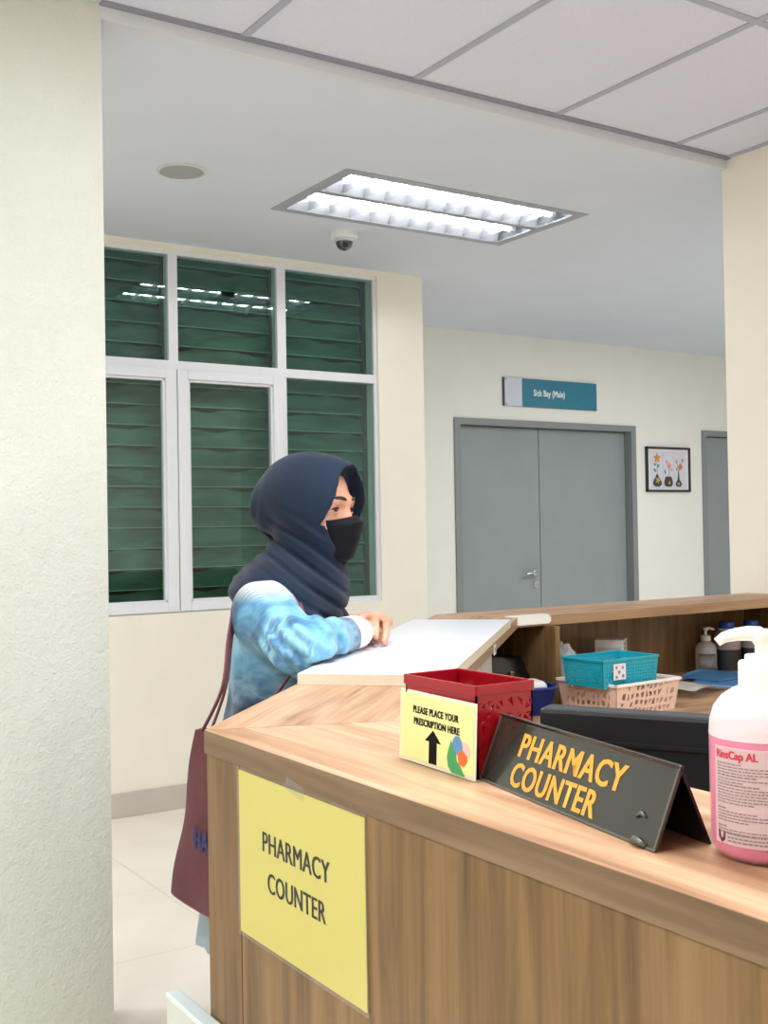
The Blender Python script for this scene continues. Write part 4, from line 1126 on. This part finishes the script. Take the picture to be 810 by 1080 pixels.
# shirt
def shirt_mat():
    g = N('marbled_shirt'); v = g.coord()
    w_ = g.noise(v, 5.0, 2)
    mp = g.n('ShaderNodeVectorMath', operation='ADD'); g.l(v, mp.inputs[0])
    cv = g.n('ShaderNodeTexNoise'); cv.inputs['Scale'].default_value = 4.5; cv.inputs['Detail'].default_value = 2; g.l(v, cv.inputs['Vector'])
    sc_ = g.n('ShaderNodeVectorMath', operation='SCALE'); sc_.inputs['Scale'].default_value = .28; g.l(cv.outputs['Color'], sc_.inputs[0]); g.l(sc_.outputs[0], mp.inputs[1])
    a = g.noise(mp.outputs[0], 7.0, 4, .55)
    col = g.ramp(a, [(.30, S(50, 68, 98)), (.39, S(66, 122, 162)), (.47, S(108, 170, 200)), (.55, S(140, 194, 214)), (.61, S(72, 120, 162)), (.67, S(118, 174, 202)), (.78, S(196, 218, 224))])
    # darker slate ink over the cuff side and the lower body (a printed pattern)
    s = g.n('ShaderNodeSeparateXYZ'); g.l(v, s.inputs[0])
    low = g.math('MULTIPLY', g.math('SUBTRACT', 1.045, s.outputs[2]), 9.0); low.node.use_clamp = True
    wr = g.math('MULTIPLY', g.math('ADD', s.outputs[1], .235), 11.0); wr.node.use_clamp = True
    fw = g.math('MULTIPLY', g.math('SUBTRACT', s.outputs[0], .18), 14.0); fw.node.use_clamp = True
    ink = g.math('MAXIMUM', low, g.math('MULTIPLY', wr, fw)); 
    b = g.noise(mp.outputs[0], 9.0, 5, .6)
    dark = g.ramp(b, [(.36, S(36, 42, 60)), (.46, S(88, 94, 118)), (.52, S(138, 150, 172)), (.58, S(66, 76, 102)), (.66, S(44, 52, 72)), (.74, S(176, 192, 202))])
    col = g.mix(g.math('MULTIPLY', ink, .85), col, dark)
    # pale stitched threads over the shoulder
    wv = g.n('ShaderNodeTexWave', wave_type='BANDS', bands_direction='Y'); wv.inputs['Scale'].default_value = 40; wv.inputs['Distortion'].default_value = 3; g.l(v, wv.inputs['Vector'])
    top = g.math('MULTIPLY', g.math('SUBTRACT', s.outputs[2], 1.155), 30.0); top.node.use_clamp = True
    th_ = g.math('MULTIPLY', top, g.math('ADD', .5, g.math('MULTIPLY', wv.outputs['Fac'], .5)))
    col = g.mix(th_, col, S(226, 228, 218))
    g.l(col, g.b.inputs['Base Color']); g.set(Roughness=.55, Specular_IOR_Level=.35, Sheen_Weight=.15)
    g.bump(g.noise(v, 700, 2), .12, .0005); return g.m
sl_prims = []
def Q(f, k): sl_prims.append((f, k))
Q(el((.100, 0, 1.06), (.105, .155, .165)), .04); Q(el((.090, 0, .92), (.110, .142, .20)), .06); Q(el((.068, 0, .80), (.118, .165, .15)), .05)
for s in (-1, 1): Q(rc((.09, s*.09, 1.13), (.095, s*.145, 1.13), .062, .060), .04)
for sh, eb, wr in ((SHR, ELR, WRR), (SHL, ELL, WRL)):
    sh2 = (sh[0]-.012, sh[1], sh[2]-.030); eb = np.array(eb); wr = np.array(wr)
    Q(rc(sh2, tuple(eb+[-.012, 0, -.008]), .062, .054), .04)
    Q(rc(tuple(eb), tuple(eb+(wr-eb)*.80), 0.049 if eb[1] < 0 else .044, .037 if eb[1] < 0 else .030), .02)
su = cull_union(sl_prims)
CUT_R = np.array(WRR)-np.array(ELR); LR = np.linalg.norm(CUT_R); CUT_R = CUT_R/LR
CUT_L = np.array(WRL)-np.array(ELL); LL = np.linalg.norm(CUT_L); CUT_L = CUT_L/LL
def shirt(Pt):
    d = su(Pt)
    x, y, z = Pt.T
    # sleeve folds gathered at the elbow and long drag folds on the upper arm
    for eb, sgn in ((ELR, -1), (ELL, 1)):
        e_ = np.array(eb); r_ = np.linalg.norm(Pt-e_, axis=1)
        wg = np.exp(-(r_/.10)**2)
        d = d-wg*.0055*np.sin((x*.9+z*1.2+.3*y)*2*math.pi/.040+1.5*np.sin(30*y))
    up = np.clip((np.abs(y)-.12)/.06, 0, 1)
    d = d-up*.003*np.sin((y*sgn*.7+x*.8)*2*math.pi/.06+2*np.sin(12*z))
    d = d-np.clip((1.05-z)/.1, 0, 1)*.005*np.sin(np.arctan2(y, x-.02)*9+3*np.sin(8*z))
    # sleeve ends, hem and the board's top
    for wr, ax, L_ in ((WRR, CUT_R, LR), (WRL, CUT_L, LL)):
        near = np.linalg.norm(Pt-np.array(wr), axis=1) < .11
        d = np.where(near, np.maximum(d, (Pt-np.array(wr))@ax+.044), d)
    d = smax(d, .70-z, .01)
    over = x > .255                            # above the board and counter
    d = np.where(over, smax(d, 1.0535-z, .006), d)
    d = np.where((z < 1.055) & (x > .20), smax(d, x-.245, .006), d)
    return d
sdf_object('shirt', shirt, (-.20, -.46, .68), (.38, .48, 1.24), .0055, shirt_mat(), PE)
# turned-back white cuffs
M_cuff = cloth_mat('white_cuff', S(236, 238, 242), S(244, 245, 248), 60, .8)
for wr, ax, ks in ((WRR, CUT_R, 1.0), (WRL, CUT_L, .80)):
    wv_ = Vector(wr); a_x = Vector(ax); q_ = a_x.to_track_quat('Z', 'Y').to_matrix().to_4x4()
    MB().lathe([(.030, -.062), (.0410, -.062), (.0435, -.052), (.0425, -.010), (.040, -.003), (.034, -.004), (.030, -.012)], 40, M=T(wv_.x, wv_.y, max(wv_.z, 1.0535+.0345)) @ q_, sx=ks, sy=.80*ks).build('cuff', M_cuff, PE, True, angle=60)

# skirt
M_skirt_ = cloth_mat('pale_blue_cotton', S(198, 218, 228), S(216, 232, 238), 40, .85)
def skirt_pt(a, b_):
    an = a*2*math.pi; z = .90-.455*b_; k = .60+.52*b_**1.1
    f = 1+.035*b_*math.sin(9*an)+.02*b_*math.sin(17*an+1)
    return Vector((.045+.126*k*f*math.cos(an)*(1 if math.cos(an) < 0 else .92), .168*k*f*math.sin(an), z+.006*math.sin(40*z)*b_))
MB().grid(skirt_pt, 72, 24, -.003).build('skirt', M_skirt_, PE, True)
# shoes
for s in (-1, 1):
    m = MB(); f_ = [(-.005, s*.085, .032), (.03, s*.086, .036), (.09, s*.09, .034), (.14, s*.094, .028), (.185, s*.097, .022)]
    m.tube(f_, [.030, .036, .037, .036, .022], 16, flat=(1.0, .82))
    m.build('shoe', plain('white_shoe', S(214, 210, 204), .6, .03), PE, True)

# ------------------------------------------------------------------ tote bag on her shoulder
M_tote = cloth_mat('mauve_canvas', S(138, 84, 90), S(156, 100, 106), 70, .9, .5)
TB = thing('tote_bag', 'long mauve canvas tote bag hanging from her near shoulder beside the counter', 'bag', (.925, 2.030, .560), R(-88))
bw_, bt_ = .165, .035
def bag_pt(a, b_):
    an = a*2*math.pi; c, s = math.cos(an), math.sin(an); n_ = 4
    r = (abs(c)**n_+abs(s)**n_)**(-1/n_)
    k = 1-.64*b_**1.2; t_ = 1-.62*b_
    return Vector((bw_*k*r*c+.006*math.sin(9*b_+an), bt_*t_*r*s+.006*math.sin(5*an+4*b_)*b_, .345*b_))
m = MB(); m.grid(bag_pt, 64, 22, -.002); m.build('bag_body', M_tote, TB, True)
m = MB(); m.prism([(bag_pt(i/64, 0).x, bag_pt(i/64, 0).y) for i in range(64)], .0, .003); m.build('bag_base', M_tote, TB)
m = MB(); m.text('HA', w=.062, h=.040, bold=.02, dup=.001, M=T(.004, -bt_*.80-.006, .140) @ UPRIGHT); m.build('lettering', plain('navy_print', S(40, 52, 110), .7), TB)
TBi = (T(.925, 2.030, .560) @ RZ(R(-88))).inverted()
PM = T(*PL) @ RZ(R(-45))
def strap(pts, name='strap'):
    m = MB(); W_ = [TBi @ (PM @ Vector(p)) for p in pts]
    # smooth the path
    out = []
    for i in range(len(W_)-1):
        p0, p1, p2, p3 = W_[max(i-1, 0)], W_[i], W_[i+1], W_[min(i+2, len(W_)-1)]
        for t in np.linspace(0, 1, 7)[:-1]:
            out.append(.5*((2*p1)+(p2-p0)*t+(2*p0-5*p1+4*p2-p3)*t*t+(3*p1-p0-3*p2+p3)*t**3))
    out.append(W_[-1])
    m.tube(out, .0095, 10, flat=(1, .28)); m.build(name, M_tote, TB, True)
TBW = PM.inverted() @ T(.925, 2.030, .560) @ RZ(R(-88))
bl = TBW @ Vector((-.045, -.008, .335)); brt = TBW @ Vector((.045, -.008, .335)); bl2 = TBW @ Vector((-.040, .010, .335)); br2 = TBW @ Vector((.040, .010, .335))
strap([bl, (.028, -.215, .99), (.034, -.190, 1.09), (.048, -.165, 1.165), (.095, -.125, 1.196), (.150, -.135, 1.165), (.190, -.165, 1.08), (.13, -.215, .97), brt])
strap([bl2, (.030, -.200, .99), (.036, -.175, 1.09), (.052, -.150, 1.172), (.095, -.110, 1.200), (.150, -.120, 1.170), (.186, -.155, 1.08), (.13, -.200, .97), br2])
